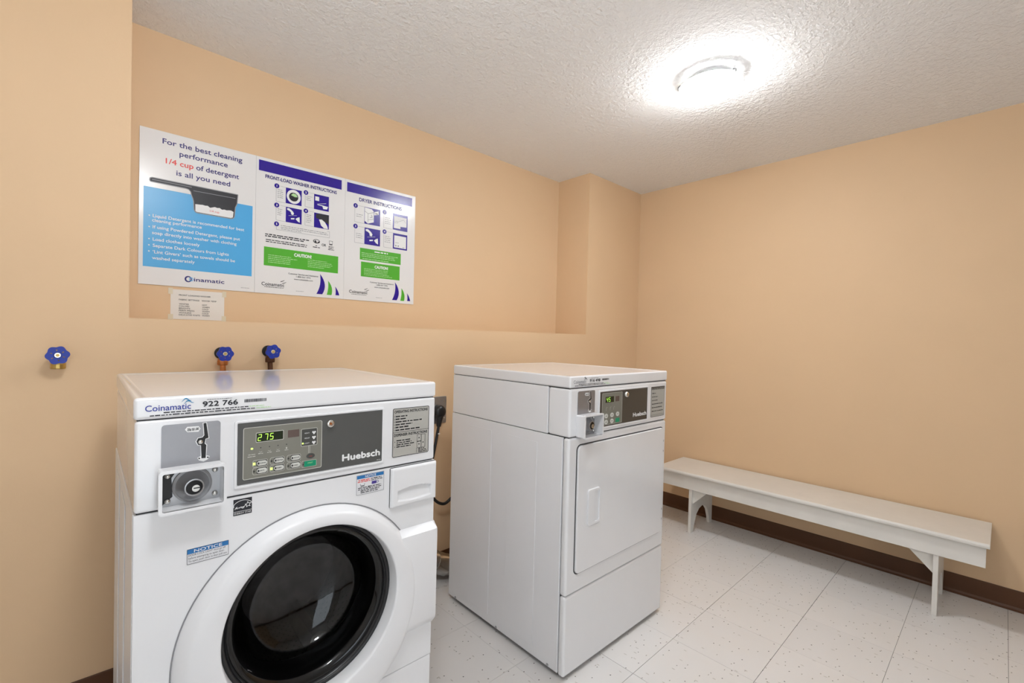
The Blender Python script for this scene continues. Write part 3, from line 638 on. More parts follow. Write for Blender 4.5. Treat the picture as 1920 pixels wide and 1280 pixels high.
for k in range(60):
    for j in range(14):
        if (k // 5) % 4 == 3: continue
        a = R(6*k + (3 if j % 2 else 0)); yy = 0.165 + 0.022*j; r_ = 0.2385
        c, s2 = math.cos(a), math.sin(a)
        hm.add([(0.349 + r_*math.cos(a+da), yy+dy, 0.5635 + r_*math.sin(a+da)) for da, dy in ((-0.013,0),(-0.009,0.0022),(0,0.0031),(0.009,0.0022),(0.013,0),(0.009,-0.0022),(0,-0.0031),(-0.009,-0.0022))], [tuple(range(8))])
ho = hm.build('drum_perforation', 'black', drum); ho['kind'] = 'stuff'

# ---- tumble dryer
D = empty('tumble_dryer', (1.2802, 1.0080, 0), -0.0069)
tag(D, 'white coin-operated tumble dryer with a square door and recessed handle', 'dryer')
DD = 0.685
top_parts(D, DD, '916 498')
MB().box(0.006, WID-0.006, 0.006, DD-0.006, 1.043, 1.050).build('lid_gap', 'gap_dark', D)
con = rbox('console', (0.002, WID-0.002, 0.0, 0.1020, 0.8710, 1.0452), 'enamel', D, 0.010, 4)
rbox('upper_side_panel', (0.002, WID-0.002, 0.1032, DD, 0.8710, 1.0452), 'enamel_side', D, 0.003, 2)
coin_mech(con)
panel_bezel(con, 0.1705, 0.5215, 0.8845, 1.0295)
pn = MB().prism(rr_pts(0.1765, 0.5185, 0.8912, 1.0230, 0.0015, 2), -0.0015, 0.001).build('control_panel', 'panel_grey_warm', con)
me_ = MB().prism(rr_pts(0.1900, 0.3250, 0.8960, 1.0180, 0.003, 3), -0.0019, -0.001).build('membrane', 'membrane', pn)
mb = MB(); frame_mb(mb, rr_pts(0.1900, 0.3250, 0.8960, 1.0180, 0.003, 3), rr_pts(0.1912, 0.3238, 0.8972, 1.0168, 0.002, 3), Y1, Y1+0.0003)
for q in (0.222, 0.248, 0.272): stroke(mb, [(q-0.005,0.9500),(q-0.005,0.9600),(q+0.002,0.9640)], 0.0012, Y1)
mb.build('panel_lines', 'membrane_line', me_)
dsp = MB().prism(rr_pts(0.2120, 0.2670, 0.9810, 1.0035, 0.001, 2), Y1, Y1+0.0004).build('display', 'display_black', me_)
mb = MB(); seven_seg(mb, '4', 0.2180, 0.9845, Y2, 0.0075, 0.0150, 0.0012); seven_seg(mb, '5', 0.2330, 0.9845, Y2, 0.0075, 0.0150, 0.0012); mb.build('digits', 'digit_green', dsp)
MB().flat(rr_pts(0.2780, 0.3040, 0.9820, 1.0020, 0.0008, 2), Y1).build('sensor_window', 'sensor', me_)
for k, (bx_, bz_) in enumerate([(0.218,0.930),(0.256,0.931),(0.294,0.932),(0.218,0.907),(0.256,0.908)]):
    bt = MB().prism(disc_pts(bx_, bz_, 0.0115, 0.0090, 16), -0.0031, -0.0021).build('button', 'button_white', me_)
    stroke(MB(), [(bx_-0.005,bz_),(bx_+0.005,bz_)], 0.0016, -0.0034).build('button_print', 'print_black', bt)
MB().prism(rr_pts(0.2815, 0.3075, 0.9000, 0.9160, 0.0012, 3), -0.0031, -0.0021).build('start_button', 'button_green', me_)
lk = MB().loops([(0.3495,1.0050,0.0110,-0.0012),(0.3495,1.0050,0.0105,-0.0100),(0.3495,1.0050,0.0085,-0.0115)], 28, False, True).build('panel_lock', 'chrome', pn, smooth=True, angle=50)
MB().box(0.3485,0.3505,-0.0122,-0.0115,1.0015,1.0085).build('key_slot', 'black', lk)
m2 = MB(); text(m2, 'Huebsch', 0.4073, 0.9095, -0.0022, 0.1010, 0.0150, 0.045); m2.build('maker_lettering', 'print_white', pn)
label_plate(con, False)
MB().box(0.008, WID-0.008, 0.008, DD-0.008, 0.8660, 0.8740).build('console_gap', 'gap_dark', D)
rbox('front_panel', (0.001, WID-0.001, 0.0, 0.0280, 0.3040, 0.8690), 'enamel', D, 0.010, 4)
rbox('lower_panel', (0.001, WID-0.001, 0.0, 0.0280, 0.0140, 0.3025), 'enamel', D, 0.010, 4)
MB().box(0.010, WID-0.010, 0.010, DD-0.01, 0.030, 0.8660).build('inner_cabinet', 'gap_dark', D)
def dryer_side(x0, x1):
    o = MB().box(x0, x1, 0.0288, DD, 0.0205, 0.8688).build('side_panel', 'enamel_side', D, bevel=0.002)
    left = x0 < 0.3; xo = x0 if left else x1; sg = -1 if left else 1
    for (ya, yb) in ((0.150, 0.308), (0.408, 0.566)):
        q = 0.0018*sg
        MB().box(min(xo, xo+q), max(xo, xo+q), ya, yb, 0.055, 0.832).build('side_rib', 'enamel_side', o, bevel=0.0016)
    for yy in (0.073, 0.353, 0.631):
        m3 = MB().tube([(xo - sg*0.001, yy, 0.0275), (xo + sg*0.0025, yy, 0.0275)], 0.005, 10); m3.build('screw', 'steel', o)
dryer_side(0.0002, 0.010); dryer_side(WID-0.010, WID-0.0002)
MB().box(0.011, WID-0.011, DD-0.008, DD-0.0005, 0.0125, 0.8688).build('rear_panel', 'enamel_side', D)
for fx in (0.06, WID-0.06):
    for fy in (0.06, DD-0.06): MB().lathe_z([(0.020, 0.0), (0.020, 0.010), (0.010, 0.012), (0.010, 0.032)], fx, fy, 16).build('foot', 'rubber', D)
mb = MB(); frame_mb(mb, rr_pts(0.0440, 0.6590, 0.3700, 0.8425, 0.022, 6), rr_pts(0.0475, 0.6555, 0.3735, 0.8390, 0.020, 6), -0.0010, 0.001); mb.build('door_gap', 'gap_dark', D)
door = MB().prism(rr_pts(0.0485, 0.6548, 0.3745, 0.8382, 0.019, 8), -0.0075, 0.001).build('door', 'enamel', D, bevel=0.003, seg=3)
# recessed pull of the dryer door
mb = MB(); frame_mb(mb, rr_pts(0.1060, 0.1800, 0.5370, 0.6700, 0.010, 5), rr_pts(0.1440, 0.1740, 0.5470, 0.6600, 0.006, 5), -0.0135, -0.006)
hd = mb.build('door_handle', 'plastic_white', door, bevel=0.0015, seg=2)
MB().flat(rr_pts(0.1430, 0.1750, 0.5460, 0.6610, 0.006, 5), -0.0079).build('handle_recess', 'plastic_white', hd)
for (za, zb) in ((0.7210, 0.7900), (0.4170, 0.4850)):
    h_ = MB().box(0.6560, 0.6625, -0.0030, 0.002, za, zb).build('hinge', 'steel', D, bevel=0.0015)
    for zz in (za+0.012, zb-0.012): MB().box(0.6565, 0.6620, -0.0040, -0.0028, zz-0.004, zz+0.004).build('hinge_screw', 'black', h_)

# ------------------------------------------------------------------ bench
B = empty('bench', (3.07, 0.77, 0)); tag(B, 'long low cream-painted wooden bench along the right wall', 'bench')
ox, oy = 3.07, 0.77
def bpart(mb, name, bevel=0.002, parent=None): 
    mb.v = [(x-ox, y-oy, z) for x, y, z in mb.v]; return mb.build(name, 'bench_paint', parent or B, bevel=bevel)
seat = MB().prism([(2.887, 0.3690), (3.262, 0.3690), (3.262, 0.3895), (2.891, 0.3895), (2.886, 0.3870), (2.8835, 0.3800), (2.8845, 0.3720)], 0.0200, 1.5255)
bpart(seat, 'seat', 0.0012)
bpart(MB().box(2.9050, 2.9230, 0.0310, 1.5100, 0.2790, 0.3688), 'apron', 0.0015)
bpart(MB().box(3.2290, 3.2470, 0.0310, 1.5100, 0.2790, 0.3688), 'rear_apron', 0.0015)
def leg(y0, y1):
    pr = [(2.9235, 0.0003), (2.9470, 0.0003), (2.9640, 0.0500), (2.9900, 0.1050), (3.0300, 0.1350), (3.0760, 0.1450), (3.1200, 0.1320), (3.1550, 0.1000), (3.1800, 0.0450), (3.1900, 0.0003), (3.2280, 0.0003), (3.2280, 0.3688), (2.9235, 0.3688)]
    o = bpart(MB().prism(pr, y0, y1), 'leg', 0.0012)
    bpart(MB().box(2.9115, 2.9232, y0, y1, 0.0003, 0.2788), 'leg_batten', 0.001, o); return o
leg(0.1750, 0.1930); leg(1.3010, 1.3190)
bpart(MB().prism_x([(0.1932, 0.3688), (0.3750, 0.3688), (0.2850, 0.2790), (0.1932, 0.1850)], 2.9300, 2.9480), 'brace', 0.001)
bpart(MB().prism_x([(1.3008, 0.3688), (1.1200, 0.3688), (1.2100, 0.2790), (1.3008, 0.1850)], 2.9300, 2.9480), 'brace', 0.001)

# ------------------------------------------------------------------ posters
PY = YN - 0.004
def poster(x0, label):
    o = empty('instruction_poster', (x0, YN, 1.395)); tag(o, label, 'poster', 'laundry posters in the niche')
    MB().box(0.0, 0.4090, -0.0040, -0.0003, 0.0, 0.6000).build('board', 'poster_board', o, bevel=0.0006, seg=1); return o
Y_1, Y_2, Y_3, Y_4 = -0.0044, -0.0047, -0.0050, -0.0053
p = poster(0.1545, 'white and blue poster about using a quarter cup of detergent, leftmost in the niche')
mb = MB(); text(mb, 'For the best cleaning', 0.072, 0.5535, Y_1, 0.281, 0.0195, 0.018); text(mb, 'performance', 0.1277, 0.5185, Y_1, 0.170, 0.0195, 0.018)
text(mb, 'of detergent', 0.1850, 0.4795, Y_1, 0.1560, 0.0195, 0.018); text(mb, 'is all you need', 0.118, 0.4405, Y_1, 0.190, 0.0195, 0.018)
mb.build('heading_lettering', 'print_navy', p)
mb = MB(); text(mb, 'inamatic', 0.1822, 0.0262, Y_1, 0.1090, 0.0150, 0.02)
frame_mb(mb, disc_pts(0.1620, 0.0330, 0.0125, 0.0125, 24), disc_pts(0.1630, 0.0330, 0.0075, 0.0080, 24), Y_1, Y_1+0.0002)
mb.build('logo_lettering', 'print_navy', p)
mb = MB(); text(mb, '1/4 cup', 0.0829, 0.4790, Y_1, 0.0920, 0.0200, 0.018); mb.build('red_lettering', 'print_red', p)
mb = MB(); frame_mb(mb, disc_pts(0.1725, 0.0330, 0.0072, 0.0080, 20), disc_pts(0.1725, 0.0330, 0.0046, 0.0054, 20), Y_2, Y_2+0.0002); mb.build('logo_swirl', 'print_sky', p)
mb = MB().flat([(0.0140,0.0688),(0.3970,0.0688),(0.3970,0.3755),(0.1700,0.3755),(0.0140,0.3755)], Y_1); mb.build('blue_field', 'print_sky', p)
mb = MB()
for (t_, x, z, w_) in (('Liquid Detergent is recommended for best',0.0435,0.2610,0.3210),('cleaning performance',0.0415,0.2440,0.1650),('If using Powdered Detergent, please put',0.0438,0.2180,0.3050),('soap directly into washer with clothing',0.0418,0.1955,0.2940),('Load clothes loosely',0.0442,0.1705,0.1560),('Separate Dark Colours from Lights',0.0445,0.1465,0.2620),('‘Lint Givers’ such as towels should be',0.0447,0.1220,0.2860),('washed separately',0.0427,0.0985,0.1410)):
    text(mb, t_, x, z, Y_2, w_, 0.0118, 0.014)
for z in (0.2660, 0.2225, 0.1760, 0.1520, 0.1285): mb.flat(disc_pts(0.0325, z, 0.0026, None, 10), Y_2)
mb.build('bullet_lettering', 'print_white', p)
sc = [(0.0330,0.3985),(0.0355,0.3962),(0.1500,0.3958),(0.1600,0.3935),(0.1665,0.3860),(0.1690,0.3745),(0.1745,0.3600),(0.1768,0.3500),(0.1790,0.3170),(0.1830,0.3090),(0.1885,0.3060),(0.3130,0.3050),(0.3220,0.3085),(0.3260,0.3150),(0.3290,0.3560),(0.3355,0.3720),(0.3385,0.4125),(0.0400,0.4133),(0.0335,0.4100),(0.0320,0.4040)]
mb = MB().flat(sc, Y_2); mb.build('scoop_body', 'print_black', p)
mb = MB(); stroke(mb, sc + [sc[0]], 0.0030, Y_3); stroke(mb, [(0.0400,0.4055),(0.1700,0.4050)], 0.0022, Y_3); stroke(mb, [(0.1760,0.3925),(0.3290,0.3945)], 0.0018, Y_3); mb.build('scoop_outline', 'print_grey', p)
rng = random.Random(5); top_ = [(0.1830 + 0.1395*k/16, 0.3385 + rng.uniform(-0.003, 0.004)) for k in range(17)]
mb = MB().flat([(0.1835,0.3130),(0.1880,0.3090),(0.3130,0.3080),(0.3205,0.3120)] + top_[::-1], Y_3); mb.build('scoop_powder', 'print_white', p)
mb = MB().flat([(0.0350,0.3758),(0.1688,0.3758),(0.1660,0.3860),(0.1590,0.3935),(0.0350,0.3952)], Y_2); mb.build('scoop_gap', 'poster_board', p)
mb = MB(); text(mb, '1/4 cup', 0.2520, 0.3190, Y_4, 0.034, 0.0080, 0.0, 'C'); mb.build('scoop_lettering', 'print_red', p)
mb = MB(); bars(mb, 0.355, 0.0150, Y_1, 0.034, 0.0020); mb.build('print_code', 'print_grey', p)

def one(p, name, m, *fns, kind=None):                     # one printed piece = one part
    mb = MB()
    for f in fns: f(mb)
    o = mb.build(name, m, p)
    if kind: o['kind'] = kind
    return o
def bez(P0, P1, P2, n=9):
    C1 = [2*P1[i]-0.5*(P0[i]+P2[i]) for i in (0, 1)]
    return [tuple((1-t)**2*P0[i] + 2*t*(1-t)*C1[i] + t*t*P2[i] for i in (0, 1)) for t in [k/(n-1) for k in range(n)]]
def sails(p):
    def crescent(a, b, cc, d, e): return bez(a, b, cc) + bez(d, e, a)
    one(p, 'sail_mark', 'print_indigo', lambda m: m.flat(crescent((0.2895,0.1130),(0.3140,0.0640),(0.3021,0.0155),(0.2734,0.0155),(0.2905,0.0620)), Y_1))
    one(p, 'sail_mark', 'print_green', lambda m: m.flat(crescent((0.3295,0.0840),(0.3490,0.0520),(0.3480,0.0150),(0.3240,0.0150),(0.3305,0.0490)), Y_1))
    one(p, 'sail_mark', 'print_indigo', lambda m: m.flat(crescent((0.3655,0.0595),(0.3790,0.0400),(0.3876,0.0165),(0.3680,0.0165),(0.3690,0.0380)), Y_1))
def foot_print(p, lx, lw):
    one(p, 'service_lettering', 'print_black', lambda m: text(m, 'Customer Service and Assistance', 0.2115, 0.0960, Y_1, 0.138, 0.0066, 0.02, 'C'), lambda m: text(m, '1-800-561-1972', 0.2115, 0.0845, Y_1, 0.066, 0.0066, 0.02, 'C'), lambda m: text(m, 'www.coinamatic.com', 0.2115, 0.0725, Y_1, 0.087, 0.0066, 0.02, 'C'), kind='stuff')
    def waves(m):
        for k in range(2):
            bx_, bz_ = lx+lw*0.83+0.008*k, 0.0590-0.0078*k; m.flat([(bx_,bz_-0.003),(bx_+0.008,bz_-0.0005),(bx_+0.016,bz_+0.004),(bx_+0.018,bz_+0.007),(bx_+0.008,bz_+0.0025),(bx_,bz_)], Y_1)
    one(p, 'logo_lettering', 'print_black', lambda m: text(m, 'Coinamatic', lx, 0.0350, Y_1, lw, 0.0145, 0.015), waves, lambda m: bars(m, lx+0.012, 0.0280, Y_1, 0.082, 0.0026), kind='stuff')
    one(p, 'print_code', 'print_grey', lambda m: bars(m, 0.178, 0.0200, Y_1, 0.036, 0.0022), kind='stuff')
def step_number(p, x, z, r_, ch):
    o = one(p, 'step_number', 'print_indigo', lambda m: m.flat(disc_pts(x, z, r_, r_, 18), Y_2))
    one(o, 'number_lettering', 'print_white', lambda m: text(m, ch, x, z-0.42*r_, Y_3, None, 0.84*r_, 0.03, 'C'))
def hand_icon(m, x, z, s):
    P_ = lambda L: [(x+a*s, z+b*s) for a, b in L]
    m.flat(P_([(0.07,0.90),(0.20,0.93),(0.34,0.84),(0.44,0.76),(0.52,0.64),(0.46,0.52),(0.34,0.55),(0.32,0.68),(0.22,0.76),(0.08,0.80)]), Y_3)
    m.flat(P_([(0.32,0.30),(0.55,0.34),(0.55,0.26),(0.33,0.22)]), Y_3); m.flat(P_([(0.62,0.30),(0.74,0.40),(0.88,0.46),(0.90,0.10),(0.76,0.16)]), Y_3)
    stroke(m, P_([(0.18,0.44),(0.70,0.53)]), 0.014*s, Y_3)
rng = random.Random(5)
p = poster(0.5640, 'front-load washer instruction poster with four picture steps, middle one in the niche')
one(p, 'header_band', 'print_indigo', lambda m: m.rect(0.0103, 0.3900, 0.5400, 0.5868, Y_1))
SP = [one(p, 'step_panel', 'print_indigo', lambda m, q=q: m.rect(*q, Y_1)) for q in ((0.1255,0.1970,0.4190,0.4900),(0.1268,0.1985,0.3333,0.4025),(0.2547,0.3272,0.4183,0.4902),(0.2562,0.3287,0.3322,0.4020))]
one(SP[0], 'step_drawing', 'print_white', lambda m: m.flat(disc_pts(0.1610, 0.4545, 0.0315, 0.0320, 28), Y_2))
one(SP[0], 'step_drawing', 'print_black', lambda m: m.flat(disc_pts(0.1605, 0.4535, 0.0210, 0.0200, 20), Y_3))
one(SP[0], 'step_drawing', 'print_pale_green', lambda m: m.flat([(0.148,0.4600),(0.158,0.4700),(0.172,0.4680),(0.1780,0.4560),(0.1660,0.4540)], Y_4))
one(SP[1], 'step_drawing', 'print_white', lambda m: hand_icon(m, 0.1268, 0.3335, 0.0700), kind='stuff')
one(SP[2], 'step_drawing', 'print_white', lambda m: m.rect(0.2600, 0.2790, 0.4600, 0.4795, Y_3), lambda m: stroke(m, [(0.2700,0.4445),(0.3130,0.4550)], 0.0016, Y_3), lambda m: m.flat([(0.2720,0.4400),(0.2950,0.4390),(0.3000,0.4260),(0.3180,0.4280),(0.3230,0.4410),(0.2940,0.4430),(0.2720,0.4425)], Y_3), kind='stuff')
one(SP[3], 'step_drawing', 'print_black', lambda m: m.flat([(0.2850,0.4010),(0.3282,0.4010),(0.3282,0.3560),(0.3000,0.3700),(0.2660,0.3780),(0.2650,0.3960)], Y_2))
one(SP[3], 'step_drawing', 'print_white', lambda m: m.flat([(0.2800,0.3720),(0.2930,0.3745),(0.3080,0.3650),(0.3200,0.3480),(0.3250,0.3340),(0.3050,0.3340),(0.2900,0.3460),(0.2850,0.3600)], Y_3))
for (x, z), ch in zip([(0.0863,0.4880),(0.0872,0.4016),(0.0876,0.3169),(0.2162,0.4872),(0.2170,0.4014)], '13524'): step_number(p, x, z, 0.0108, ch)
one(p, 'heading_lettering', 'print_navy', lambda m: text(m, 'FRONT-LOAD WASHER INSTRUCTIONS', 0.0380, 0.5125, Y_1, 0.3270, 0.0148, 0.035))
one(p, 'or_lettering', 'print_black', lambda m: text(m, 'OR', 0.2955, 0.2485, Y_1, 0.021, 0.0110, 0.03))
one(p, 'detergent_text', 'print_black', lambda m: bars(m, 0.0400, 0.2622, Y_1, 0.196, 0.0052), lambda m: bars(m, 0.0400, 0.2540, Y_1, 0.170, 0.0052), lambda m: bars(m, 0.0430, 0.2385, Y_1, 0.185, 0.0042), lambda m: bars(m, 0.0430, 0.2300, Y_1, 0.180, 0.0042), kind='stuff')
one(p, 'detergent_icon', 'print_black', lambda m: frame_mb(m, disc_pts(0.2702,0.2665,0.0165,0.0100,18), disc_pts(0.2702,0.2672,0.0130,0.0068,18), Y_1, Y_1+0.0002), lambda m: m.flat([(0.259,0.266),(0.266,0.272),(0.271,0.262),(0.266,0.258)], Y_2), lambda m: m.rect(0.276,0.283,0.262,0.2665,Y_2), kind='stuff')
one(p, 'detergent_icon', 'print_black', lambda m: frame_mb(m, [(0.3325,0.2590),(0.3480,0.2590),(0.3495,0.2790),(0.3310,0.2790)], [(0.3340,0.2605),(0.3465,0.2605),(0.3480,0.2775),(0.3325,0.2775)], Y_1, Y_1+0.0002), lambda m: m.rect(0.334,0.347,0.259,0.264,Y_2), kind='stuff')
one(p, 'icon_text', 'print_black', lambda m: bars(m, 0.2655, 0.2440, Y_1, 0.010, 0.0042), lambda m: bars(m, 0.2530, 0.2360, Y_1, 0.034, 0.0042), lambda m: bars(m, 0.329, 0.2490, Y_1, 0.026, 0.0038), lambda m: bars(m, 0.329, 0.2420, Y_1, 0.024, 0.0038), lambda m: bars(m, 0.327, 0.2345, Y_1, 0.030, 0.0038), kind='stuff')
def grey2(m):
    for x, z in ((0.0843,0.4760),(0.2131,0.4760)): zb = 0.4186 + (0 if x < 0.1 else 0.0026); stroke(m, [(x, z), (x, zb), (x+0.040, zb)], 0.0013, Y_1); stroke(m, [(x+0.015, z+0.0140), (x+0.041, z+0.0140)], 0.0011, Y_1)
    for x, z in ((0.0852,0.3900),(0.2141,0.3900)): stroke(m, [(x, z), (x, 0.3340), (x+0.040, 0.3340)], 0.0013, Y_1); stroke(m, [(x+0.015, z+0.0130), (x+0.041, z+0.0130)], 0.0011, Y_1)
    stroke(m, [(0.0871,0.3050),(0.0871,0.2915),(0.3331,0.2930),(0.3326,0.3230),(0.3200,0.3230)], 0.0013, Y_1)
    for (x, z, n_, w_) in ((0.0895,0.4750,5,0.026),(0.2185,0.4740,3,0.028),(0.0905,0.3880,4,0.021),(0.2195,0.3870,5,0.028)):
        for k in range(n_): bars(m, x, z-0.0085*k-0.004, Y_1, w_*rng.uniform(0.7, 1), 0.0030)
    bars(m, 0.1060, 0.3120, Y_1, 0.215, 0.0032); bars(m, 0.1060, 0.3040, Y_1, 0.220, 0.0032); bars(m, 0.1080, 0.2965, Y_1, 0.090, 0.0032)
one(p, 'step_text', 'print_grey', grey2, kind='stuff')
cb = one(p, 'caution_box', 'print_green', lambda m: m.rect(0.0362, 0.3788, 0.1245, 0.2082, Y_1))
one(cb, 'caution_lettering', 'print_white', lambda m: text(m, 'CAUTION!', 0.2070, 0.1810, Y_2, 0.0790, 0.0140, 0.04, 'C'))
def cau2(m):
    for k in range(5): bars(m, 0.0540, 0.1720-0.0080*k, Y_2, 0.130*rng.uniform(0.7, 1.0), 0.0028); bars(m, 0.2300, 0.1720-0.0080*k, Y_2, 0.130*rng.uniform(0.6, 1.0), 0.0028)
one(cb, 'caution_text', 'print_pale_green', cau2, kind='stuff')
sails(p); foot_print(p, 0.0283, 0.0968)

p = poster(0.9735, 'dryer instruction poster with two green boxes, rightmost in the niche')
one(p, 'header_band', 'print_indigo', lambda m: m.rect(0.0088, 0.3862, 0.5395, 0.5860, Y_1))
SP = [one(p, 'step_panel', 'print_indigo', lambda m, q=q: m.rect(*q, Y_1)) for q in ((0.1046,0.1935,0.3960,0.4820),(0.1066,0.1956,0.2914,0.3770),(0.2695,0.3602,0.3945,0.4815),(0.2718,0.3604,0.2924,0.3764))]
one(SP[0], 'step_drawing', 'print_white', lambda m: m.flat([(0.1060,0.4620),(0.1060,0.4100),(0.1240,0.3990),(0.1570,0.4110),(0.1570,0.4660),(0.1440,0.4770),(0.1060,0.4800)], Y_3))
one(SP[0], 'step_drawing', 'print_white', lambda m: m.flat([(0.1585,0.4480),(0.1850,0.4560),(0.1840,0.4730),(0.1600,0.4660)], Y_3))
one(SP[0], 'drawing_lines', 'print_black', lambda m: stroke(m, [(0.1240,0.4500),(0.1240,0.4020)], 0.0014, Y_4), lambda m: stroke(m, [(0.1055,0.4600),(0.1240,0.4500),(0.1560,0.4620)], 0.0014, Y_4), lambda m: stroke(m, [(0.1350,0.4320),(0.1480,0.4360),(0.1420,0.4480)], 0.0018, Y_4), lambda m: stroke(m, [(0.1240,0.4180),(0.1560,0.4280)], 0.0012, Y_4), lambda m: bars(m, 0.165, 0.456, Y_4, 0.016, 0.004), kind='stuff')
one(SP[1], 'step_drawing', 'print_white', lambda m: hand_icon(m, 0.1066, 0.2914, 0.0860), kind='stuff')
one(SP[2], 'step_drawing', 'print_white', lambda m: m.flat([(0.2760,0.4040),(0.3160,0.4040),(0.3160,0.4160),(0.3540,0.4180),(0.3540,0.4680),(0.2760,0.4680)], Y_3))
one(SP[2], 'drawing_lines', 'print_grey', lambda m: stroke(m, [(0.2790,0.4380),(0.2950,0.4440),(0.3000,0.4340),(0.2790,0.4320)], 0.0014, Y_4), lambda m: stroke(m, [(0.300,0.440),(0.335,0.456),(0.350,0.440)], 0.0014, Y_4), kind='stuff')
one(SP[3], 'step_drawing', 'print_white', lambda m: m.rect(0.2790, 0.3530, 0.3000, 0.3650, Y_3))
one(SP[3], 'drawing_lines', 'print_grey', lambda m: m.rect(0.2860,0.2930,0.3060,0.3140,Y_4), lambda m: m.rect(0.3010,0.3080,0.3060,0.3140,Y_4), lambda m: bars(m, 0.287, 0.3250, Y_4, 0.02, 0.003), lambda m: bars(m, 0.330, 0.3040, Y_4, 0.014, 0.003), kind='stuff')
for (x, z), ch in zip([(0.0555,0.4781),(0.0568,0.3746),(0.2190,0.4770),(0.2206,0.3742)], '1324'): step_number(p, x, z, 0.0118, ch)
one(p, 'heading_lettering', 'print_navy', lambda m: text(m, 'DRYER INSTRUCTIONS', 0.0747, 0.5050, Y_1, 0.2460, 0.0168, 0.035))
def grey3(m):
    for (x, z, zb) in ((0.0516,0.4650,0.3960),(0.0530,0.3600,0.2920),(0.2156,0.4640,0.3945),(0.2171,0.3600,0.2925)):
        stroke(m, [(x, z), (x, zb), (x+0.052, zb)], 0.0014, Y_1); stroke(m, [(x+0.016, z+0.0160), (x+0.053, z+0.0160)], 0.0012, Y_1)
    for (x, z, n_) in ((0.060,0.4350,2),(0.060,0.3380,3),(0.222,0.4480,4),(0.222,0.3500,4)):
        for k in range(n_): bars(m, x, z-0.0100*k, Y_1, 0.036*rng.uniform(0.75, 1), 0.0032)
one(p, 'step_text', 'print_grey', grey3, kind='stuff')
cb = one(p, 'advice_box', 'print_green', lambda m: m.rect(0.0835, 0.3222, 0.2097, 0.2697, Y_1))
def adv(m):
    for k in range(3): bars(m, 0.092, 0.2440-0.0085*k, Y_2, 0.215*rng.uniform(0.85, 1), 0.0034)
    bars(m, 0.098, 0.2150, Y_2, 0.150, 0.0036)
one(cb, 'advice_heading', 'print_white', lambda m: bars(m, 0.165, 0.2560, Y_2, 0.078, 0.0068), kind='stuff'); one(cb, 'advice_text', 'print_pale_green', adv, kind='stuff')
cb = one(p, 'caution_box', 'print_green', lambda m: m.rect(0.0907, 0.3168, 0.1243, 0.1998, Y_1))
one(cb, 'caution_lettering', 'print_white', lambda m: text(m, 'CAUTION!', 0.2065, 0.1735, Y_2, 0.0770, 0.0140, 0.04, 'C'))
def cau3(m):
    for k in range(5): bars(m, 0.108, 0.1640-0.0078*k, Y_2, 0.185*rng.uniform(0.7, 1.0), 0.0028)
one(cb, 'caution_text', 'print_pale_green', cau3, kind='stuff')
sails(p); foot_print(p, 0.0292, 0.1000)

# taped paper note
n_ = empty('paper_note', (0.2555, YN, 1.2640)); tag(n_, 'small typed paper note taped under the posters in the niche', 'note')
MB().box(0.0030, 0.1920, -0.0012, -0.0003, 0.0005, 0.1195).build('sheet', 'paper', n_)
for (x0, x1, z0, z1) in ((-0.005, 0.010, 0.100, 0.124), (0.184, 0.199, 0.100, 0.124), (-0.005, 0.012, -0.003, 0.020), (0.183, 0.199, -0.003, 0.020)):
    MB().box(x0, x1, -0.0016, -0.0001, z0, z1).build('tape', 'tape', n_)
mb = MB(); y = -0.0016
text(mb, 'FRONT LOADING WASHER', 0.0307, 0.0950, y, 0.1105, 0.0056, 0.012); text(mb, 'FABRIC SETTINGS', 0.0309, 0.0768, y, 0.0700, 0.0056, 0.008); text(mb, 'WATER TEMP', 0.1095, 0.0768, y, 0.0530, 0.0056, 0.008)
for k, (a, wa, b, wb_) in enumerate((('WHITES',0.033,'HOT',0.017),('COLORS',0.035,'WARM',0.026),('BRIGHTS',0.038,'COLD',0.022),('PERM PRESS',0.053,'WARM',0.026),('WOOLENS',0.042,'COLD',0.023),('DELICATES KNITS',0.073,'WARM',0.026))):
    z = 0.0592 - 0.0087*k; text(mb, a, 0.0312, z, y, wa, 0.0055, 0.008); text(mb, b, 0.1115, z, y, wb_, 0.0055, 0.008)
mb.build('note_lettering', 'print_black', n_)

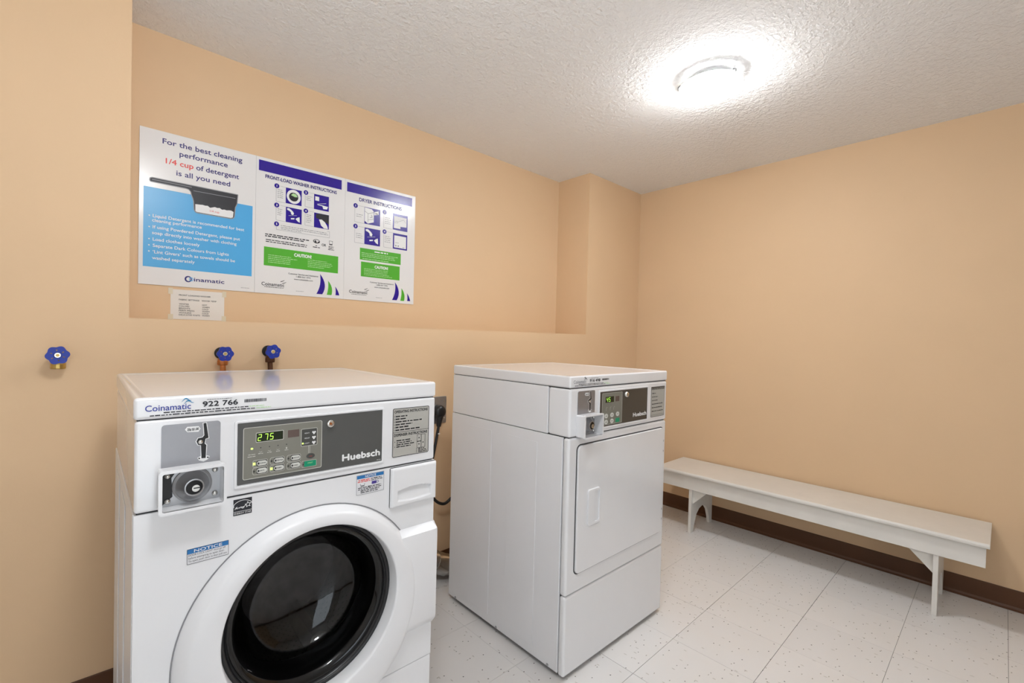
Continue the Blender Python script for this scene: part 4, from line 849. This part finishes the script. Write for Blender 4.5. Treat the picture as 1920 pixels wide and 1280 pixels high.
# ------------------------------------------------------------------ water valves
def valve(loc, label, turn, pipe, metal, dy=0.063):
    v = empty('water_valve', loc); tag(v, label, 'valve', 'blue-handled water valves')
    # wheel handle, facing the room
    NA = 72; rad = [0.0088, 0.0128, 0.0172, 0.0208, None]; vs = []; th = 0.0065
    for yy in (-th, 0.0):
        for r_ in rad:
            for k in range(NA):
                a = 2*math.pi*k/NA; R_ = r_ if r_ else 0.0240 + 0.0040*(0.5+0.5*math.cos(6*a))**0.8
                vs.append((R_*math.cos(a+turn), yy, R_*math.sin(a+turn)))
    cells = [(i, k) for i in range(4) for k in range(NA) if not (i == 1 and (k-5) % 12 in (0, 1))]
    idx_ = lambda i, k: i*NA + k % NA
    fs = []; cnt = {}; N2 = 5*NA
    for i, k in cells:
        q = (idx_(i, k), idx_(i, k+1), idx_(i+1, k+1), idx_(i+1, k)); fs.append(q); fs.append(tuple(v_+N2 for v_ in q[::-1]))
        for e in zip(q, q[1:]+q[:1]): cnt[frozenset(e)] = cnt.get(frozenset(e), 0) + 1
    for e, n_ in cnt.items():
        if n_ == 1: a, b = tuple(e); fs.append((a, b, b+N2, a+N2))
    me = bpy.data.meshes.new('handwheel'); me.from_pydata(vs, [], fs); me.materials.append(MATS['valve_blue'])
    h = bpy.data.objects.new('handwheel', me); COL.objects.link(h); h.parent = v; h.location = (0, -dy, 0)
    MB().loops([(0,0,0.0090,-dy+0.001),(0,0,0.0088,-dy-0.0050),(0,0,0.0070,-dy-0.0062)], 24, True, True).build('wheel_washer', 'chrome', h).location = (0, dy, 0)
    MB().loops([(0,0,0.0046,-dy-0.006),(0,0,0.0042,-dy-0.0088)], 12, True, True).build('wheel_screw', 'brass', h).location = (0, dy, 0)
    # stem, bonnet and body on the wall
    MB().loops([(0,0,0.0042,-dy),(0,0,0.0042,-0.050)], 12).build('stem', metal, v)
    MB().loops([(0,0,0.0085,-0.054),(0,0,0.0115,-0.052),(0,0,0.0115,-0.042),(0,0,0.0140,-0.040),(0,0,0.0140,-0.026),(0,0,0.0125,0.0)], 6, True, True).build('bonnet', metal, v)
    MB().loops([(0,0,0.0010,-0.0060),(0,0,0.0215,-0.0055),(0,0,0.0225,-0.0030),(0,0,0.0225,-0.0002)], 28).build('wall_flange', 'black' if pipe else metal, v, smooth=True)
    MB().lathe_z([(0.0135, 0.006), (0.0140, -0.020), (0.0165, -0.022), (0.0165, -0.026), (0.0135, -0.027)], 0, -0.030, 20).build('outlet', metal, v, smooth=True, angle=35)
    nut = MB().lathe_z([(0.0175, -0.026), (0.0180, -0.030), (0.0180, -0.040), (0.0165, -0.043)], 0, -0.030, 8 if pipe else 14).build('hose_nut', 'bronze_dark' if pipe == 'dark' else ('copper' if pipe else 'brass'), v)
    if pipe:
        m1 = 'copper' if pipe == 'bright' else 'bronze_dark'
        MB().tube([(0, -0.030, -0.040), (0.002, -0.031, -0.08), (0.004, -0.033, -0.22), (0.004, -0.034, -0.42)], 0.0095, 14).build('supply_hose', m1, v, smooth=True)
    return v
valve((-0.0570, YW, 1.1370), 'blue-handled brass valve alone on the wall left of the washing machine', R(8), None, 'brass')
valve((0.3840, YW, 1.1385), 'blue-handled valve with copper pipe behind the washing machine', R(0), 'bright', 'copper')
valve((0.5470, YW, 1.1460), 'blue-handled valve with dark pipe behind the washing machine, nearer the dryer', R(14), 'dark', 'bronze_dark')

# ------------------------------------------------------------------ outlet, plug, cord and duct
o = empty('power_outlet', (1.3650, YW, 0.8400)); tag(o, 'grey metal outlet plate on the wall between washer and dryer', 'outlet')
MB().prism(rr_pts(-0.0580, 0.0580, -0.0690, 0.0700, 0.005, 3), -0.0050, -0.0003).build('cover_plate', 'steel', o, bevel=0.0012)
for (sx_, sz_) in ((0.043, 0.044), (0.043, -0.044), (-0.043, 0.044), (-0.043, -0.044)): MB().loops([(sx_,sz_,0.0040,-0.0048),(sx_,sz_,0.0034,-0.0064)], 12, False, True).build('plate_screw', 'chrome', o)
MB().loops([(0,-0.004,0.026,-0.0045),(0,-0.004,0.0255,-0.0085)], 28, False, True).build('socket_face', 'black', o)
def world_to_dryer(v):
    a = 0.0069; x, y = v[0]-1.2802, v[1]-1.0080; return (x*math.cos(a)-y*math.sin(a), x*math.sin(a)+y*math.cos(a), v[2])
def smooth_path(P, n=6):
    P = [Vector(q) for q in P]; out = []
    for i in range(len(P)-1):
        p0, p1, p2, p3 = P[max(i-1,0)], P[i], P[i+1], P[min(i+2,len(P)-1)]
        for k in range(n):
            t = k/n; out.append(0.5*((2*p1) + (p2-p0)*t + (2*p0-5*p1+4*p2-p3)*t*t + (3*p1-p0-3*p2+p3)*t**3))
    return out + [P[-1]]
CO = (1.3650, YW-0.0090, 0.8360)
def in_dryer(mb): mb.v = [world_to_dryer((x+CO[0], y+CO[1], z+CO[2])) for x, y, z in mb.v]; return mb
pts = [(-0.006,-0.021,-0.070),(-0.026,-0.024,-0.16),(-0.060,-0.035,-0.28),(-0.078,-0.050,-0.365),(-0.045,-0.058,-0.433),(0.005,-0.064,-0.461),(0.047,-0.072,-0.438),(0.074,-0.095,-0.400),(0.085,-0.140,-0.370),(0.090,-0.2300,-0.360)]
c = in_dryer(MB().tube(smooth_path(pts), 0.0075, 12)).build('power_cord', 'rubber', D, smooth=True); c['label'] = 'black cord and plug in the wall outlet'
in_dryer(MB().loops([(0,0,0.031,-0.0008),(0,0,0.033,-0.006),(0,0,0.032,-0.026),(0,0,0.026,-0.036),(0,0,0.010,-0.039)], 32, True, True)).build('plug', 'rubber', c, smooth=True, angle=50)
in_dryer(MB().tube([(0, -0.020, -0.020), (-0.003, -0.020, -0.045), (-0.006, -0.021, -0.075)], [0.020, 0.016, 0.011], 16)).build('strain_relief', 'rubber', c, smooth=True)
in_dryer(MB().tube([(-0.009,-0.022,-0.108), (-0.0095,-0.022,-0.113)], 0.0095, 14)).build('cable_tie', 'print_white', c)
d = empty('exhaust_duct', (1.40, 1.80, 0)); tag(d, 'shiny metal exhaust duct on the floor behind the dryer', 'duct')
dp = [(-0.262, 0.127, 0.205), (-0.250, 0.092, 0.202), (-0.218, 0.064, 0.184), (-0.150, 0.058, 0.142), (-0.082, 0.054, 0.098), (-0.030, 0.045, 0.071), (0.040, 0.028, 0.0585), (0.110, 0.012, 0.0580), (0.175, -0.008, 0.0580), (0.215, -0.045, 0.0600), (0.225, -0.088, 0.0620)]
P = [Vector(q) for q in dp]
for i in range(len(P)-1):
    t = (P[i+1]-P[i]).normalized(); a, b = P[i]-t*0.004, P[i+1]+t*0.004
    rr_ = 0.0525 if i % 2 == 0 else 0.0505
    MB().tube([a, a+t*0.001, a+t*0.004, b-t*0.004, b-t*0.001, b], [rr_, rr_+0.0018, rr_, rr_, rr_+0.0018, rr_], 36, caps=False).build('duct_section', 'zinc', d, smooth=True, angle=60)
